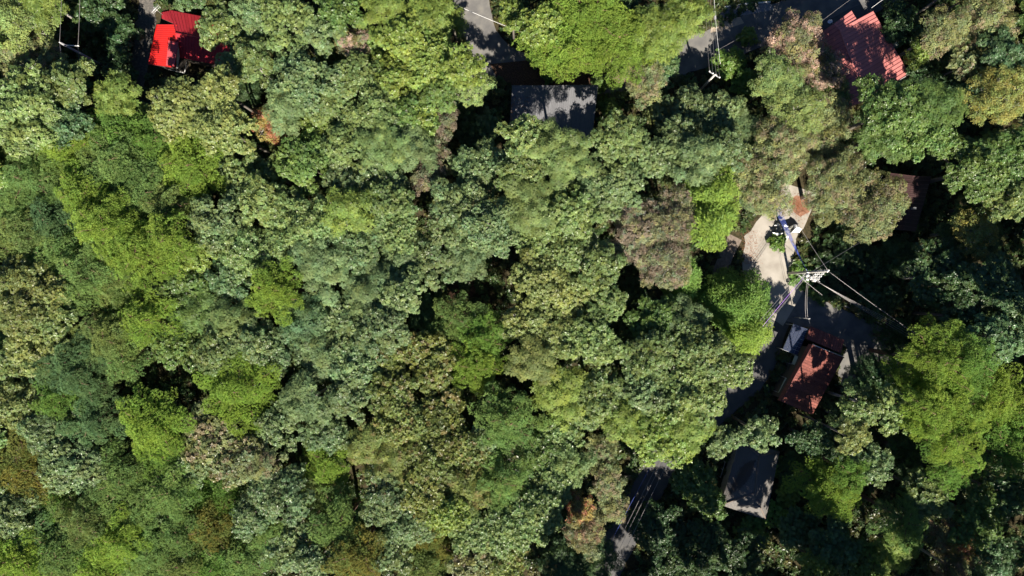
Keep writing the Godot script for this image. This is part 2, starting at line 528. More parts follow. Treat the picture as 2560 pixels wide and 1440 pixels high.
# Each line: kind, leaf colour, place in the photograph (x y), crown radius there, height in metres (0: by chance), own label; a few dark oaks by the rust-red roof are added to shade the lanes
const TREES := """
fine olive 25 60 82 13|olive small-leaved tree filling the corner above the left pole
oak limeoak 105 0 58 12|yellow-green broadleaf tree cut off above the left pole's thin wires
fine tan 65 140 80 11|tan small-leaved tree left of the leaning top of the left pole
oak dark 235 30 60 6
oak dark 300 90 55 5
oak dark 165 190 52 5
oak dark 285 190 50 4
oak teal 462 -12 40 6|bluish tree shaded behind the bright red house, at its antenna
oak pale 55 275 112 16|big pale broadleaf tree with grey limbs below the left pole
oak pale 152 212 74 15
oak teal 165 310 60 14
oak limeoak 285 240 62 13|yellow-green tree at the foot of the left pole, by the gravel track
oak mid 335 285 40 10
oak straw 448 268 84 15|straw green tree right of the track's end, below the red porch
oak straw 545 218 54 17|straw green tree touching the lower eave of the bright red roof
oak straw 560 318 76 17
pine lime 155 378 76 14
pine olive 20 372 56 14
pine soft 60 445 92 14
pine green 285 335 60 12
pine soft 285 405 76 14
pine green 385 350 58 13
pine lime 470 415 82 14
pine green 400 415 52 12
pine soft 355 485 92 15
oak pale 560 70 70 13|pale tree hanging over the right end of the bright red roof
oak pale 622 150 68 14
oak grey 640 30 72 14
oak dark 625 215 38 4
oak pale 612 440 62 13
oak grey 555 430 44 11
oak pale 715 45 80 15
oak grey 790 85 62 14
oak mid 845 25 66 14
oak limeoak 955 20 66 15
oak limeoak 1065 40 72 14
oak limeoak 1012 95 60 15
oak limeoak 1075 150 76 15
oak mid 930 118 50 12
fine pink 880 105 42 13|small pinkish tree tucked among green crowns in the upper middle
oak mid 840 135 55 10
oak grey 760 200 84 16
oak grey 715 265 62 14
oak pale 815 250 62 14
oak pale 890 190 64 15
oak limeoak 985 195 74 15
oak mid 1090 225 62 14
oak pale 870 290 60 14
oak pale 935 275 66 15
oak mid 1020 285 66 14
oak limeoak 1160 165 56 16|loose yellow-green tree at the bend of the upper road
fine olive 1178 215 48 11
oak limeoak 1130 45 36 9
oak limeoak 800 325 56 12
oak mid 765 410 76 14
oak pale 860 370 70 15
oak pale 955 360 70 15
oak grey 950 440 66 14
oak grey 1030 370 62 14
oak limeoak 1050 300 50 14
fine mauve 1100 300 46 12
fine mauve 1085 395 46 12
fine mauve 1060 445 36 12
fine red 668 300 46 10|red and yellow autumn tree in the dark gap below the red house
fine red 700 335 36 9|smaller red and yellow autumn tree, right of the first
oak grey 868 460 62 14
oak pale 665 430 52 12
oak grey 1190 420 74 13
oak dark 1180 330 42 5
oak dark 1160 270 36 4
oak teal 1215 320 40 5
pine sea 120 555 66 14
pine olive 45 590 62 14
pine lime 200 490 52 14
pine lime 262 575 74 16|lime pine, left arm of the large V of lime pines
pine lime 338 640 72 16|lime pine at the point of the large V of lime pines
pine lime 412 605 60 16|lime pine, right arm of the large V of lime pines
pine soft 300 545 56 14
pine olive 415 510 54 14
pine soft 140 640 72 14
pine soft 205 700 74 15
pine olive 275 690 60 14
pine soft 20 530 44 13
oak grey 535 555 80 15
oak pale 600 625 66 15
oak limeoak 475 640 58 14
oak teal 565 700 62 14
oak mid 455 705 60 14
oak straw 45 715 78 15
oak straw 125 745 56 15
oak straw 50 790 58 15
oak pale 135 805 46 14
oak straw 70 860 80 15
oak pale 10 900 50 14
pine green 310 730 46 12
pine lime 372 800 60 15
pine olive 275 850 74 15
pine soft 305 905 46 14
pine sea 175 925 84 15
oak dark 385 690 50 8
oak mid 485 780 70 14
oak pale 575 800 66 14
oak mid 435 865 64 14
oak pale 545 880 74 14
oak grey 625 860 54 14
oak pale 645 500 60 15
oak pale 705 530 70 15
oak pale 780 560 78 16
oak limeoak 875 525 70 16
oak pale 965 510 64 15
oak pale 990 575 56 15
oak pale 700 620 60 15
oak grey 800 655 78 16
oak grey 885 625 66 15
pine lime 682 728 62 17|lone lime pine standing amid the grey-green broadleaf trees
oak grey 1010 640 74 13
oak grey 1085 655 66 13
oak grey 1140 535 84 16
oak grey 1220 565 78 16
oak grey 1175 635 60 15
oak grey 930 725 78 15
oak grey 1000 735 62 15
oak grey 960 815 74 15
oak grey 865 790 70 14
oak teal 755 800 78 14
oak grey 690 870 74 14
oak grey 800 890 62 14
oak teal 770 860 42 12
pine soft 1140 800 58 12
pine green 1205 845 60 12
oak oliveoak 1060 875 60 12
oak oliveoak 965 895 56 13
pine lime 1195 920 62 13
oak grey 885 905 68 14
oak oliveoak 1085 930 56 12
oak teal 1060 790 40 7
oak dark 1060 740 42 5
oak straw 28 1015 78 14
pine green 150 990 62 14
pine sea 222 1055 60 14
oak grey 110 1080 68 13
oak grey 172 1160 90 14
pine ochre 45 1175 88 13|golden ochre conifer at the left edge of the wood
pine lime 380 1062 74 15
pine lime 590 975 86 16|big lime pine below the middle of the left half
pine green 412 1140 58 13
pine soft 300 1210 80 14
pine soft 352 1275 78 14
pine soft 425 1235 56 14
oak tan 518 1090 84 14
oak tan 592 1150 78 14
oak grey 475 1165 56 13
pine green 540 1240 68 12
pine ochre 520 1330 66 12|golden ochre conifer low in the wood, left of middle
oak grey 18 1295 62 13
pine sea 82 1335 66 12
pine lime 38 1405 66 14
pine soft 150 1395 70 13
pine olive 205 1310 70 14
pine green 150 1262 52 10
pine lime 300 1360 62 14
pine soft 365 1400 78 14
pine soft 440 1345 58 14
pine olive 455 1420 56 13
pine soft 590 1400 74 13
oak grey 632 1290 56 14
oak grey 405 1300 40 11
pine lime 245 1435 60 13
pine green 520 1430 50 12
oak grey 765 1000 66 14
oak grey 868 990 64 14
oak oliveoak 978 985 70 14
oak grey 692 1070 62 13
oak grey 812 1082 60 13
pine lime 822 1150 60 12
oak oliveoak 930 1112 66 14
oak oliveoak 1005 1062 70 14
oak oliveoak 1092 1050 76 14
oak oliveoak 985 1160 70 14
oak oliveoak 1080 1150 80 15
oak oliveoak 1168 1120 62 14
pine soft 1270 1055 74 15
oak grey 1215 1095 44 13
oak grey 690 1235 80 14
oak tan 655 1175 54 13
pine olive 800 1225 70 11
pine soft 852 1315 76 13
oak grey 962 1248 66 14
oak oliveoak 1062 1232 70 14
oak oliveoak 1160 1222 66 14
oak limeoak 1115 1285 58 14
oak grey 1012 1312 70 13
oak grey 968 1385 62 13
pine ochre 892 1392 62 14|golden ochre conifer cut off by the lower edge, left of middle
pine ochre 1085 1352 66 11
oak pale 1175 1330 62 13
oak pale 1262 1320 80 14
pine soft 1262 1205 70 14
oak grey 720 1370 72 13
oak grey 785 1415 58 13
oak tan 1180 1412 62 12
oak oliveoak 1255 1405 62 12
pine soft 668 1335 44 12
pine olive 1060 1425 56 11
pine lime 1440 55 74 14
oak limeoak 1345 60 60 13
pine lime 1368 112 58 13
pine lime 1428 130 46 13
pine lime 1545 95 80 14
pine lime 1490 30 66 14
oak dark 1560 20 46 10
oak limeoak 1645 70 70 13
oak limeoak 1715 40 62 13
oak limeoak 1655 120 40 12
oak limeoak 1285 35 40 11
pine lime 1490 130 50 12
fine pink 1485 130 32 8
fine pink 1550 170 30 6
fine tan 1612 195 58 10|tan tree in the corner between the dark grey roof and upper road
oak teal 1660 165 42 6
oak grey 1722 285 76 10
oak grey 1808 290 68 9
oak grey 1860 320 54 9
oak pale 1312 335 58 16
oak pale 1405 380 76 17
oak pale 1310 420 72 16
oak pale 1550 345 70 16|pale tree at the lower right corner of the dark grey roof
oak grey 1632 385 66 14
oak grey 1752 395 66 14
oak grey 1690 345 54 13
oak grey 1540 450 78 14
oak grey 1455 465 72 14
cypress lime 1785 480 72 13|lime cypress, upper of two joined crowns left of the bright road
cypress lime 1785 552 70 13|lime cypress, lower of two joined crowns left of the bright road
oak grey 1835 375 50 13
fine tan 1885 425 56 12
bush green 1820 155 42 3|fresh green bush on the verge by the upper pole's wires
bush green 1860 195 42 3
bush limeoak 1870 90 26 2
fine pink 1990 115 84 11|large pinkish tree left of the pink roof
fine pink 2055 165 62 8|pinkish tree overhanging the left slope of the pink roof
fine olive 1945 195 64 11
fine olive 1990 275 80 12
fine tan 2065 300 72 8
fine tan 1960 365 80 12
fine olive 2085 225 54 6
fine tan 2060 365 66 9
fine tan 1925 480 66 12
oak mid 2240 265 90 18
oak mid 2340 265 78 17
oak mid 2215 335 66 14
oak mid 2315 340 72 15
fine tan 2475 35 88 14
fine tan 2362 72 60 13
oak teal 2512 130 62 14
oak tan 2420 155 46 12
fine ochre 2500 235 86 14
oak teal 2410 215 56 8
oak limeoak 2302 130 38 7|small yellow-green tree right of the pink roof's long eave
oak dark 2250 60 56 5
oak dark 2330 180 48 6
oak mid 2455 420 98 15
oak mid 2540 390 84 15
oak olive 2530 500 60 14
fine tan 2085 470 80 12|fine twiggy tree between the bright road and the maroon roof
fine tan 2185 515 92 12|broad twiggy tree overhanging the left of the maroon roof
fine tan 2130 420 48 10
oak pale 1320 510 80 15
oak pale 1420 530 78 15
oak grey 1500 495 64 14
fine mauve 1598 575 80 13|large grey-brown tree left of the two lime cypresses
fine mauve 1680 560 66 13
fine mauve 1665 650 76 13
fine mauve 1700 510 50 12
cypress green 1710 692 54 10|small fresh green cypress below the grey-brown trees
oak pale 1345 610 60 13
oak pale 1420 620 74 14
oak pale 1500 665 64 14
oak straw 1345 695 70 14
oak straw 1432 725 74 14
oak pale 1520 760 50 14
oak straw 1322 800 74 14
oak straw 1402 835 74 14
oak pale 1482 855 70 14
oak straw 1330 905 62 14
cypress green 1850 760 92 7.5|large cypress bulging over the bright road's left edge
cypress lime 1875 830 66 6.5|cypress between the bright road and the solar panels
oak mid 1645 800 68 13
oak grey 1715 800 60 12
oak pale 1625 895 74 14
oak pale 1755 880 78 14
oak pale 1822 925 62 13
oak dark 1585 735 44 5
oak dark 1590 830 40 6
oak limeoak 1400 985 84 14
oak pale 1490 1000 76 14
oak grey 1600 985 78 14
oak pale 1735 1000 86 14
oak limeoak 1655 1090 86 14|bright yellow-green tree arching over the upper end of the lower road
oak limeoak 1562 1050 58 14
oak limeoak 1722 1065 66 14
oak pale 1400 1085 64 13
oak pale 1420 1165 58 13
oak mid 1350 1130 58 12
fine tan 1505 1130 46 9
oak pale 1342 1275 86 14
oak pale 1385 1205 54 13
fine tan 1522 1205 50 10
fine red 1450 1270 36 10
fine brown 1462 1330 56 10
fine tan 1530 1262 42 9
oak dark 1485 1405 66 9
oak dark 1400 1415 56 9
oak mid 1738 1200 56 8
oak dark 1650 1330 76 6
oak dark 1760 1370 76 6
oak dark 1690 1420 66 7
oak grey 1905 1085 52 13|grey-green tree over the upper end of the tiled hip roof
oak grey 1812 1105 42 12
oak mid 1775 1260 46 6
oak dark 1850 1400 70 7
oak dark 2430 590 84 10
fine ochre 2440 575 60 11
oak dark 2350 690 84 12
oak dark 2470 710 80 15
oak teal 2500 850 74 17
oak dark 2415 790 62 14
oak teal 2545 760 60 15
pine lime 2350 905 80 19
pine lime 2285 950 54 15
pine green 2425 905 66 18
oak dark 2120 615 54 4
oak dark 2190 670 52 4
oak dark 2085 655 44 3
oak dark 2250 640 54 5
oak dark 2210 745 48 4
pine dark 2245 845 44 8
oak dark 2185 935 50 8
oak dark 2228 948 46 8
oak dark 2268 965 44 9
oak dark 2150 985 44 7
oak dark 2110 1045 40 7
pine lime 2330 1030 62 19
pine lime 2400 1085 80 19
pine lime 2490 1000 88 17
pine green 2390 1155 66 16
pine green 2530 1120 68 16
pine green 2430 980 54 16
oak pale 2165 1012 58 13
oak pale 2235 1022 58 17
oak straw 2132 1092 46 17
oak grey 2185 1165 54 14
oak dark 2040 1105 52 11
pine lime 2045 1205 56 12
pine lime 2088 1245 56 14
pine green 2140 1190 44 14
pine soft 2265 1305 60 13
oak pale 2328 1235 68 13
oak mid 2452 1300 74 13
oak teal 2522 1240 60 13
fine brown 2358 1330 42 11
fine red 2402 1362 50 11
fine brown 2385 1425 54 11
oak limeoak 2250 1375 62 11
oak teal 2090 1370 70 9
oak limeoak 2045 1415 46 9
oak mid 2180 1410 62 10
oak teal 2500 1400 70 12
oak teal 2000 1325 56 6
oak dark 2270 1130 56 8
oak dark 1985 1175 44 4
oak dark 2090 1110 44 4
bush limeoak 1932 1165 30 3|yellow-green bush at the right eave of the tiled hip roof
bush green 1945 1290 38 3|fresh green bush at the lower tip of the tiled hip roof
bush limeoak 1975 1240 34 3
bush green 1880 1330 40 3
bush green 2005 690 36 1.5|low green bush round the foot of the crossroads pole
bush green 1945 605 24 1.5|small green bush under the torn white sheeting
bush mid 1500 205 24 2
bush mid 1520 265 30 2
bush green 1372 188 20 1.5
bush green 1345 140 28 2
bush mid 2050 735 24 1.5
"""

const MARKS := [
	["the bright red roof", 470, 95], ["the dark grey roof", 1385, 270], ["the pink roof", 2170, 140], ["the maroon roof", 2295, 510], ["the rust-red roof", 2030, 930], ["the tiled hip roof", 1870, 1215],
	["the crossroads pole", 2015, 690], ["the red autumn tree", 670, 305], ["the lone lime pine", 682, 728], ["the V of lime pines", 340, 610], ["the left pole", 205, 135], ["the lime cypresses", 1785, 515],
	["the lower road", 1590, 1260], ["the left ochre conifer", 45, 1175], ["the lowest ochre conifer", 892, 1392], ["the big lime pine", 590, 975],
]

const COUNT := ["", "one", "two", "three", "four", "five", "six", "seven", "eight", "nine", "ten", "eleven", "twelve"]

func placed_by(x: float, y: float, mark: Array) -> String:
	# how many crowns away from a thing that one can find
	var dx := int(round((x - mark[1]) / 64.0))
	var dy := int(round((y - mark[2]) / 64.0))
	var bits := []
	for d in [[dx, "right", "left"], [dy, "below", "above"]]:
		if d[0] != 0:
			var n := absi(d[0])
			var much: String = COUNT[n / 2] + ("-and-a-half" if n % 2 else "") if n > 1 else "half-a"
			bits.append(much + ("" if bits else " crown" if n <= 2 else " crowns") + " " + (d[1] if d[0] > 0 else d[2]))
	if bits.is_empty():
		return "over " + mark[0]
	return " and ".join(bits) + (" of " if dy == 0 else " ") + mark[0]

func label_for(look: String, what: String, x: float, y: float) -> String:
	var marks := MARKS.duplicate()
	marks.sort_custom(func(a, b): return Vector2(a[1] - x, a[2] - y).length_squared() < Vector2(b[1] - x, b[2] - y).length_squared())
	var label := ""
	for k in 4:
		label = "%s %s %s" % [look, what, placed_by(x, y, marks[k])]
		if not labels_given.has(label):
			break
	labels_given[label] = true
	return label

func grow_trees() -> void:
	for row in TREES.strip_edges().split("\n"):
		var two := row.split("|")
		var f := two[0].split(" ")
		var kind := f[0]
		var colour := f[1]
		var x := float(f[2])
		var y := float(f[3])
		var top := float(f[5])
		if top == 0.0:
			top = 14.0
		top += rng.randf_range(-0.8, 0.8) if top > 6.0 else 0.0
		var what: String = KINDS[kind][1]
		if colour == "red":
			what = "autumn tree"
		var label := two[1] if two.size() > 1 else label_for(PALETTE[colour][2], what, x, y)
		labels_given[label] = true
		tree(kind, colour, x, y, float(f[4]), top, label, {"oak": "broadleaf trees of the wood", "pine": "pines of the wood", "cypress": "cypresses by the road", "fine": "small-leaved trees of the wood", "bush": "bushes along the verges"}[kind])

func is_clear(p: Vector2, margin: float) -> bool:
	for L in keep_out_lines:
		var pts: Array = L[0]
		for i in pts.size() - 1:
			if p.distance_to(Geometry2D.get_closest_point_to_segment(p, pts[i], pts[i + 1])) < L[1] + margin:
				return false
	for s in keep_out_shapes:
		if Geometry2D.is_point_in_polygon(p, s):
			return false
	return true

func grow_undergrowth() -> void:
	var n := FastNoiseLite.new()
	n.seed = 11
	n.frequency = 0.09
	var where := []
	var tints := []
	for i in 30000:
		var p := Vector2(rng.randf_range(-84, 84), rng.randf_range(-50, 50))
		var lump := n.get_noise_2d(p.x, p.y)
		if lump < -0.55 or not is_clear(p, 0.15):
			continue
		var h := rng.randf_range(0.05, 0.35) + maxf(0.0, lump) * rng.randf_range(0.2, 2.6)
		var up := (Vector3.UP + dir_at(rng.randf() * TAU, 0) * 0.35).normalized()
		var sx := up.cross(dir_at(rng.randf() * TAU, 0)).normalized()
		where.append(Transform3D(Basis(sx, up, sx.cross(up)) * rng.randf_range(1.2, 2.4), Vector3(p.x, h, p.y)))
		var b := rng.randf_range(0.6, 1.3)
		var w := rng.randf_range(0.0, 1.0)
		tints.append(Color(lerpf(0.08, 0.15, w * w) * b, 0.14 * b, 0.046 * b))
	var o := scattered("undergrowth", sprays["oak_1"], M.leaf_oak, where, tints)
	add_child(o)
	o.set_meta("kind", "stuff")
	tag(o, "dark ferns and saplings covering the shaded forest floor", "undergrowth")

func grow_beyond() -> void:
	# the wood goes on beyond the picture; its trees to the south shade the nearest ones
	var where := []
	var tints := []
	var x := -96.0
	while x < 97.0:
		var z := -60.0
		while z < 68.0:
			var p := Vector2(x + rng.randf_range(-2, 2), z + rng.randf_range(-2, 2))
			var R := rng.randf_range(3.2, 4.6)
			var far := z > 0.0 and x > 8.0
			var top := rng.randf_range(12.5, 16.5) + (9.0 if far else 0.0)  # unseen trees at lower right, made taller to shade that corner
			var k := (EYE - top) / EYE
			if (absf(p.x) > 75.0 * k + R + 0.8 or absf(p.y) > 42.19 * k + R + 0.8) and is_clear(p, 2.5):
				var lobes := lobes_of("oak" if rng.randf() < 0.6 else "pine", R)
				for L in lobes:
					L[0] += Vector3(p.x, top, p.y)
				var names := ["pale", "grey", "mid", "soft", "olive", "limeoak", "teal"]
				cover(lobes, "oak", 0.95, 1.7, PALETTE[names[rng.randi() % 7]][0], 0.22, where, tints, -0.2)
			z += 6.6
		x += 6.6
	var o := scattered("surrounding_forest", sprays["oak_2"], M.leaf_oak, where, tints)
	add_child(o)
	o.set_meta("kind", "stuff")
	tag(o, "unseen green wood all round the hamlet, tallest where it shades the lower right", "forest")

# ---------------------------------------------------------------- roofs and houses
func slope(parent: Node3D, A: Vector3, B: Vector3, C: Vector3, D: Vector3, n: int, called: String, mats: Array, seam_mat: Material, cap := 0.06) -> void:
	# a roof slope from the eave A-B up to the ridge D-C: a deck with metal sheets laid on it and a standing seam between each two
	var nrm := (B - A).cross(D - A).normalized()
	if nrm.y < 0.0:
		nrm = -nrm
	var st := start()
	for k in n:
		var t0 := float(k) / n
		var t1 := (k + 1.0) / n
		prism(st, [A.lerp(B, t0) - nrm * 0.045, A.lerp(B, t1) - nrm * 0.045, D.lerp(C, t1) - nrm * 0.045, D.lerp(C, t0) - nrm * 0.045], -nrm * 0.1)
	var deck := put("roof_deck", done(st), M.wood_dark, parent)
	for k in n:
		var t0 := (k + 0.03) / n
		var t1 := (k + 0.97) / n
		st = start()
		var lift := nrm * rng.randf_range(-0.006, 0.006)
		prism(st, [A.lerp(B, t0) + lift, A.lerp(B, t1) + lift, D.lerp(C, t1) + lift, D.lerp(C, t0) + lift], -nrm * 0.03)
		put(called, done(st), mats[rng.randi() % mats.size()], deck)
	for k in n + 1:
		var t := float(k) / n
		st = start()
		beam(st, A.lerp(B, t) + nrm * 0.02, D.lerp(C, t) + nrm * 0.02, 0.05, cap)
		put("standing_seam", done(st), seam_mat, deck)

func walls(parent: Node3D, tops: Array, mat: Material, inset := 0.45, from_y := 0.0) -> void:
	var mid := Vector3.ZERO
	for p in tops:
		mid += p / tops.size()
	var ps := []
	for p in tops:
		var d: Vector3 = mid - p
		d.y = 0.0
		ps.append(p + d.normalized() * inset - Vector3.UP * 0.2)
	for i in ps.size():
		var a: Vector3 = ps[i]
		var b: Vector3 = ps[(i + 1) % ps.size()]
		var inward := (mid - (a + b) * 0.5)
		inward.y = 0.0
		var along := b - a
		along.y = 0.0
		inward = (inward - along.normalized() * inward.dot(along.normalized())).normalized() * 0.14
		var st := start()
		prism(st, [Vector3(a.x, from_y, a.z), Vector3(b.x, from_y, b.z), b, a], inward)
		put("wall", done(st), mat, parent)

func block(parent: Node, called: String, corners: Array, down: float, mat: Material) -> MeshInstance3D:
	var st := start()
	prism(st, corners, Vector3.DOWN * down)
	return put(called, done(st), mat, parent)

func keep(points: Array) -> void:
	var pv := PackedVector2Array()
	for p in points:
		pv.append(Vector2(p.x, p.z))
	keep_out_shapes.append(pv)

func red_house() -> void:
	var h := thing("house", "bright red metal-roofed house by the gravel track, with an antenna", "house", at(490, 110))
	# main roof: two slopes with the ridge along it
	var a := at(424, 25, 3.3)
	var b := at(580, 56, 3.3)
	var c := at(574, 111, 4.9)
	var d := at(440, 82, 4.9)
	var e := at(443, 143, 3.3)
	var f := at(569, 167, 3.3)
	slope(h, a, b, c, d, 18, "roof_sheet", M.red, M.red_seam)
	slope(h, e, f, c + Vector3(0, 0.004, 0), d + Vector3(0, 0.004, 0), 18, "roof_sheet", M.red, M.red_seam)
	rod("ridge_cap", d + Vector3(-0.1, 0.05, 0), c + Vector3(0.1, 0.05, 0), 0.10, M.red_seam, h)
	walls(h, [a, b, c, f, e, d], M.dark_wall)
	# the wing on the track's side, higher, its red lightened for the sun on it
	var g := at(399, 42, 3.6)
	var i := at(442, 62, 4.4)
	var j := at(437, 108, 4.4)
	var k := at(439, 170, 4.3)
	var l := at(372, 160, 2.9)
	slope(h, l, at(392, 62, 2.9), i, k, 20, "roof_sheet", M.red_sunlit, M.red_seam)
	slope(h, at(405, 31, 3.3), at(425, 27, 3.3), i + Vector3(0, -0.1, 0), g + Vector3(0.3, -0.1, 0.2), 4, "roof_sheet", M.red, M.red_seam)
	rod("verge_strip", at(392, 62, 2.96), l + Vector3(0, 0.06, 0), 0.07, M.red_sunlit[0], h)
	walls(h, [at(394, 50, 3.0), i, k, l], M.dark_wall, 0.4)
	# the small flat roof laid over the wing
	block(h, "flat_roof", [at(421, 101, 4.7), at(446, 106, 4.7), at(436, 166, 4.7), at(415, 163, 4.7)], 0.12, M.red_flat)
	block(h, "upper_wall", [at(423, 103, 4.57), at(443, 107, 4.57), at(434, 164, 4.57), at(417, 161, 4.57)], 1.2, M.white_wall)
	# deck rail on the lower side
	for r in [[440, 172, 461, 183], [461, 183, 467, 152], [415, 172, 461, 183]]:
		rod("deck_rail", at(r[0], r[1], 1.3), at(r[2], r[3], 1.3), 0.05, M.galvanised, h)
	for r in [[440, 172], [461, 183], [467, 152]]:
		rod("rail_post", at(r[0], r[1], 0.0), at(r[0], r[1], 1.3), 0.05, M.galvanised, h)
	block(h, "deck", [at(440, 170, 0.45), at(461, 182, 0.45), at(467, 152, 0.45), at(446, 146, 0.45)], 0.3, M.wood_dark)
	# the antenna on its pole
	var foot := at(407, 37, 3.4)
	var tip := foot + Vector3(0, 2.6, 0)
	var mast := rod("antenna_mast", foot, tip, 0.03, M.galvanised, h)
	var boom_a := at(379, 31.5, 6.0)
	var boom_b := at(397, 12, 6.0)
	rod("antenna_arm", tip, at(390, 21, 6.0), 0.025, M.galvanised, h)
	var boom := rod("antenna_boom", boom_a, boom_b, 0.025, M.aluminium, h)
	for q in 9:
		var p := boom_a.lerp(boom_b, 0.06 + q * 0.11)
		var half := (boom_b - boom_a).cross(Vector3.UP).normalized() * (0.28 + 0.02 * q)
		rod("antenna_element", p - half, p + half, 0.014, M.aluminium, h, 5)
	keep([at(370, 20), at(590, 50), at(585, 175), at(370, 185)])

func dark_house() -> void:
	var h := thing("house", "dark slate-grey single-pitch metal roof dappled by the trees below it", "house", at(1385, 280))
	var a := at(1281, 214, 4.6)
	var b := at(1495, 212, 4.6)
	var c := at(1479, 350, 3.0)
	var d := at(1272, 350, 3.0)
	slope(h, d, c, b, a, 40, "roof_sheet", M.slate, M.slate_seam, 0.05)
	walls(h, [a, b, c, d], M.grey_wall)
	rod("gutter", d + Vector3(0, -0.05, 0), c + Vector3(0, -0.05, 0), 0.07, M.slate_seam, h)
	keep([a, b, c, d])
	# leaves fallen on its left corner
	var L := Leaves.new()
	var n := (c - d).cross(a - d).normalized()
	n = n if n.y > 0 else -n
	for i in 420:
		var u := pow(rng.randf(), 2.0) * 0.2
		var v := rng.randf_range(0.2, 1.0)
		var p := a.lerp(b, u).lerp(d.lerp(c, u), v) + n * 0.05
		var dir := (b - a).normalized().rotated(n, rng.randf() * TAU) * rng.randf_range(0.08, 0.15)
		L.leaf(p, p + dir + n * 0.02, dir.cross(n) * 0.3, n * 0.02, Color(0.2, 0.09, 0.04) * tone_of(0.4))
	var o := put("fallen_leaves", L.mesh(), M.leaf_fine)
	o.set_meta("kind", "stuff")
	tag(o, "rusty fallen leaves lying along the left end of the dark grey roof", "leaves")

func pink_house() -> void:
	var h := thing("house", "faded pink house roof with standing seams, half in tree shade", "house", at(2170, 145))
	var r0 := at(2098, 74, 5.4)
	var r1 := at(2166, 252, 5.4)
	var e0 := at(2183, 28, 3.2)
	var e1 := at(2273, 184, 3.2)
	slope(h, e0, e1, r1, r0, 20, "roof_sheet", M.pink, M.pink_seam, 0.09)
	var n0 := at(2084, 60, 5.4)
	var n1 := at(2129, 27, 4.1)
	slope(h, n1, at(2143, 50, 4.1), r0, n0, 3, "roof_sheet", M.pink, M.pink_seam, 0.09)
	slope(h, at(2042, 110, 3.2), at(2098, 276, 3.2), r1, r0, 20, "roof_sheet", M.pink, M.pink_seam, 0.09)
	slope(h, at(2028, 96, 3.2), at(2042, 110, 3.2), r0, n0, 2, "roof_sheet", M.pink, M.pink_seam, 0.09)
	rod("ridge_cap", r0 + Vector3(0, 0.06, 0), r1 + Vector3(0, 0.06, 0), 0.1, M.pink[0], h)
	walls(h, [n0, r0, e0, e1, r1, at(2098, 276, 3.2), at(2030, 96, 3.2)], M.cream_wall, 0.6)
	rod("gutter", at(2273, 186, 3.1), at(2149, 253, 3.1), 0.07, M.galvanised, h)
	block(h, "flue_box", [at(2234, 98, 3.4), at(2239, 96, 3.4), at(2247, 112, 3.4), at(2242, 115, 3.4)], 1.2, M.beige)
	# the white dish on the upper left corner
	var p := at(2075, 53, 4.9)
	rod("dish_arm", at(2084, 60, 4.9), p, 0.03, M.galvanised, h)
	var st := start()
	st.set_smooth_group(0)
	var axis := Vector3(-0.1, 0.75, 0.65).normalized()
	var sx := axis.cross(Vector3.RIGHT).normalized()
	var sy := axis.cross(sx)
	for ring in 3:
		for k in 14:
			var q := []
			for e in [[ring, k], [ring, k + 1], [ring + 1, k + 1], [ring + 1, k]]:
				var r: float = e[0] / 3.0 * 0.34
				q.append(p + (sx * cos(TAU * e[1] / 14.0) * 0.85 + sy * sin(TAU * e[1] / 14.0)) * r + axis * r * r * 0.7)
			quad(st, q[0], q[1], q[2], q[3])
	put("satellite_dish", done(st), M.white_paint, h)
	keep([at(2030, 90), at(2183, 24), at(2280, 184), at(2110, 285)])

func maroon_house() -> void:
	var h := thing("house", "dark maroon roof mostly hidden behind a twiggy tree, in deep shade", "house", at(2285, 510))
	var a := at(2226, 433, 3.2)
	var b := at(2328, 442, 3.2)
	var c := at(2289, 579, 3.2)
	var d := at(2216, 572, 3.2)
	var r0 := at(2282, 440, 4.6)
	var r1 := at(2258, 574, 4.6)
	slope(h, b, c, r1, r0, 14, "roof_sheet", M.maroon, M.maroon_seam, 0.04)
	slope(h, a, d, r1, r0, 14, "roof_sheet", M.maroon, M.maroon_seam, 0.04)
	walls(h, [a, r0, b, c, r1, d], M.grey_wall)
	# the lower cross gable
	slope(h, at(2250, 453, 4.3), at(2240, 487, 4.3), at(2290, 492, 4.75), at(2297, 465, 4.75), 6, "roof_sheet", M.maroon, M.maroon_seam, 0.04)
	block(h, "gable_wall", [at(2253, 456, 4.15), at(2243, 486, 4.15), at(2285, 490, 4.15), at(2293, 467, 4.15)], 1.5, M.grey_wall)
	block(h, "roof_vent", [at(2284, 518, 5.2), at(2291, 518, 5.2), at(2291, 523, 5.2), at(2284, 523, 5.2)], 0.7, M.galvanised)
	keep([a, b, c, d])

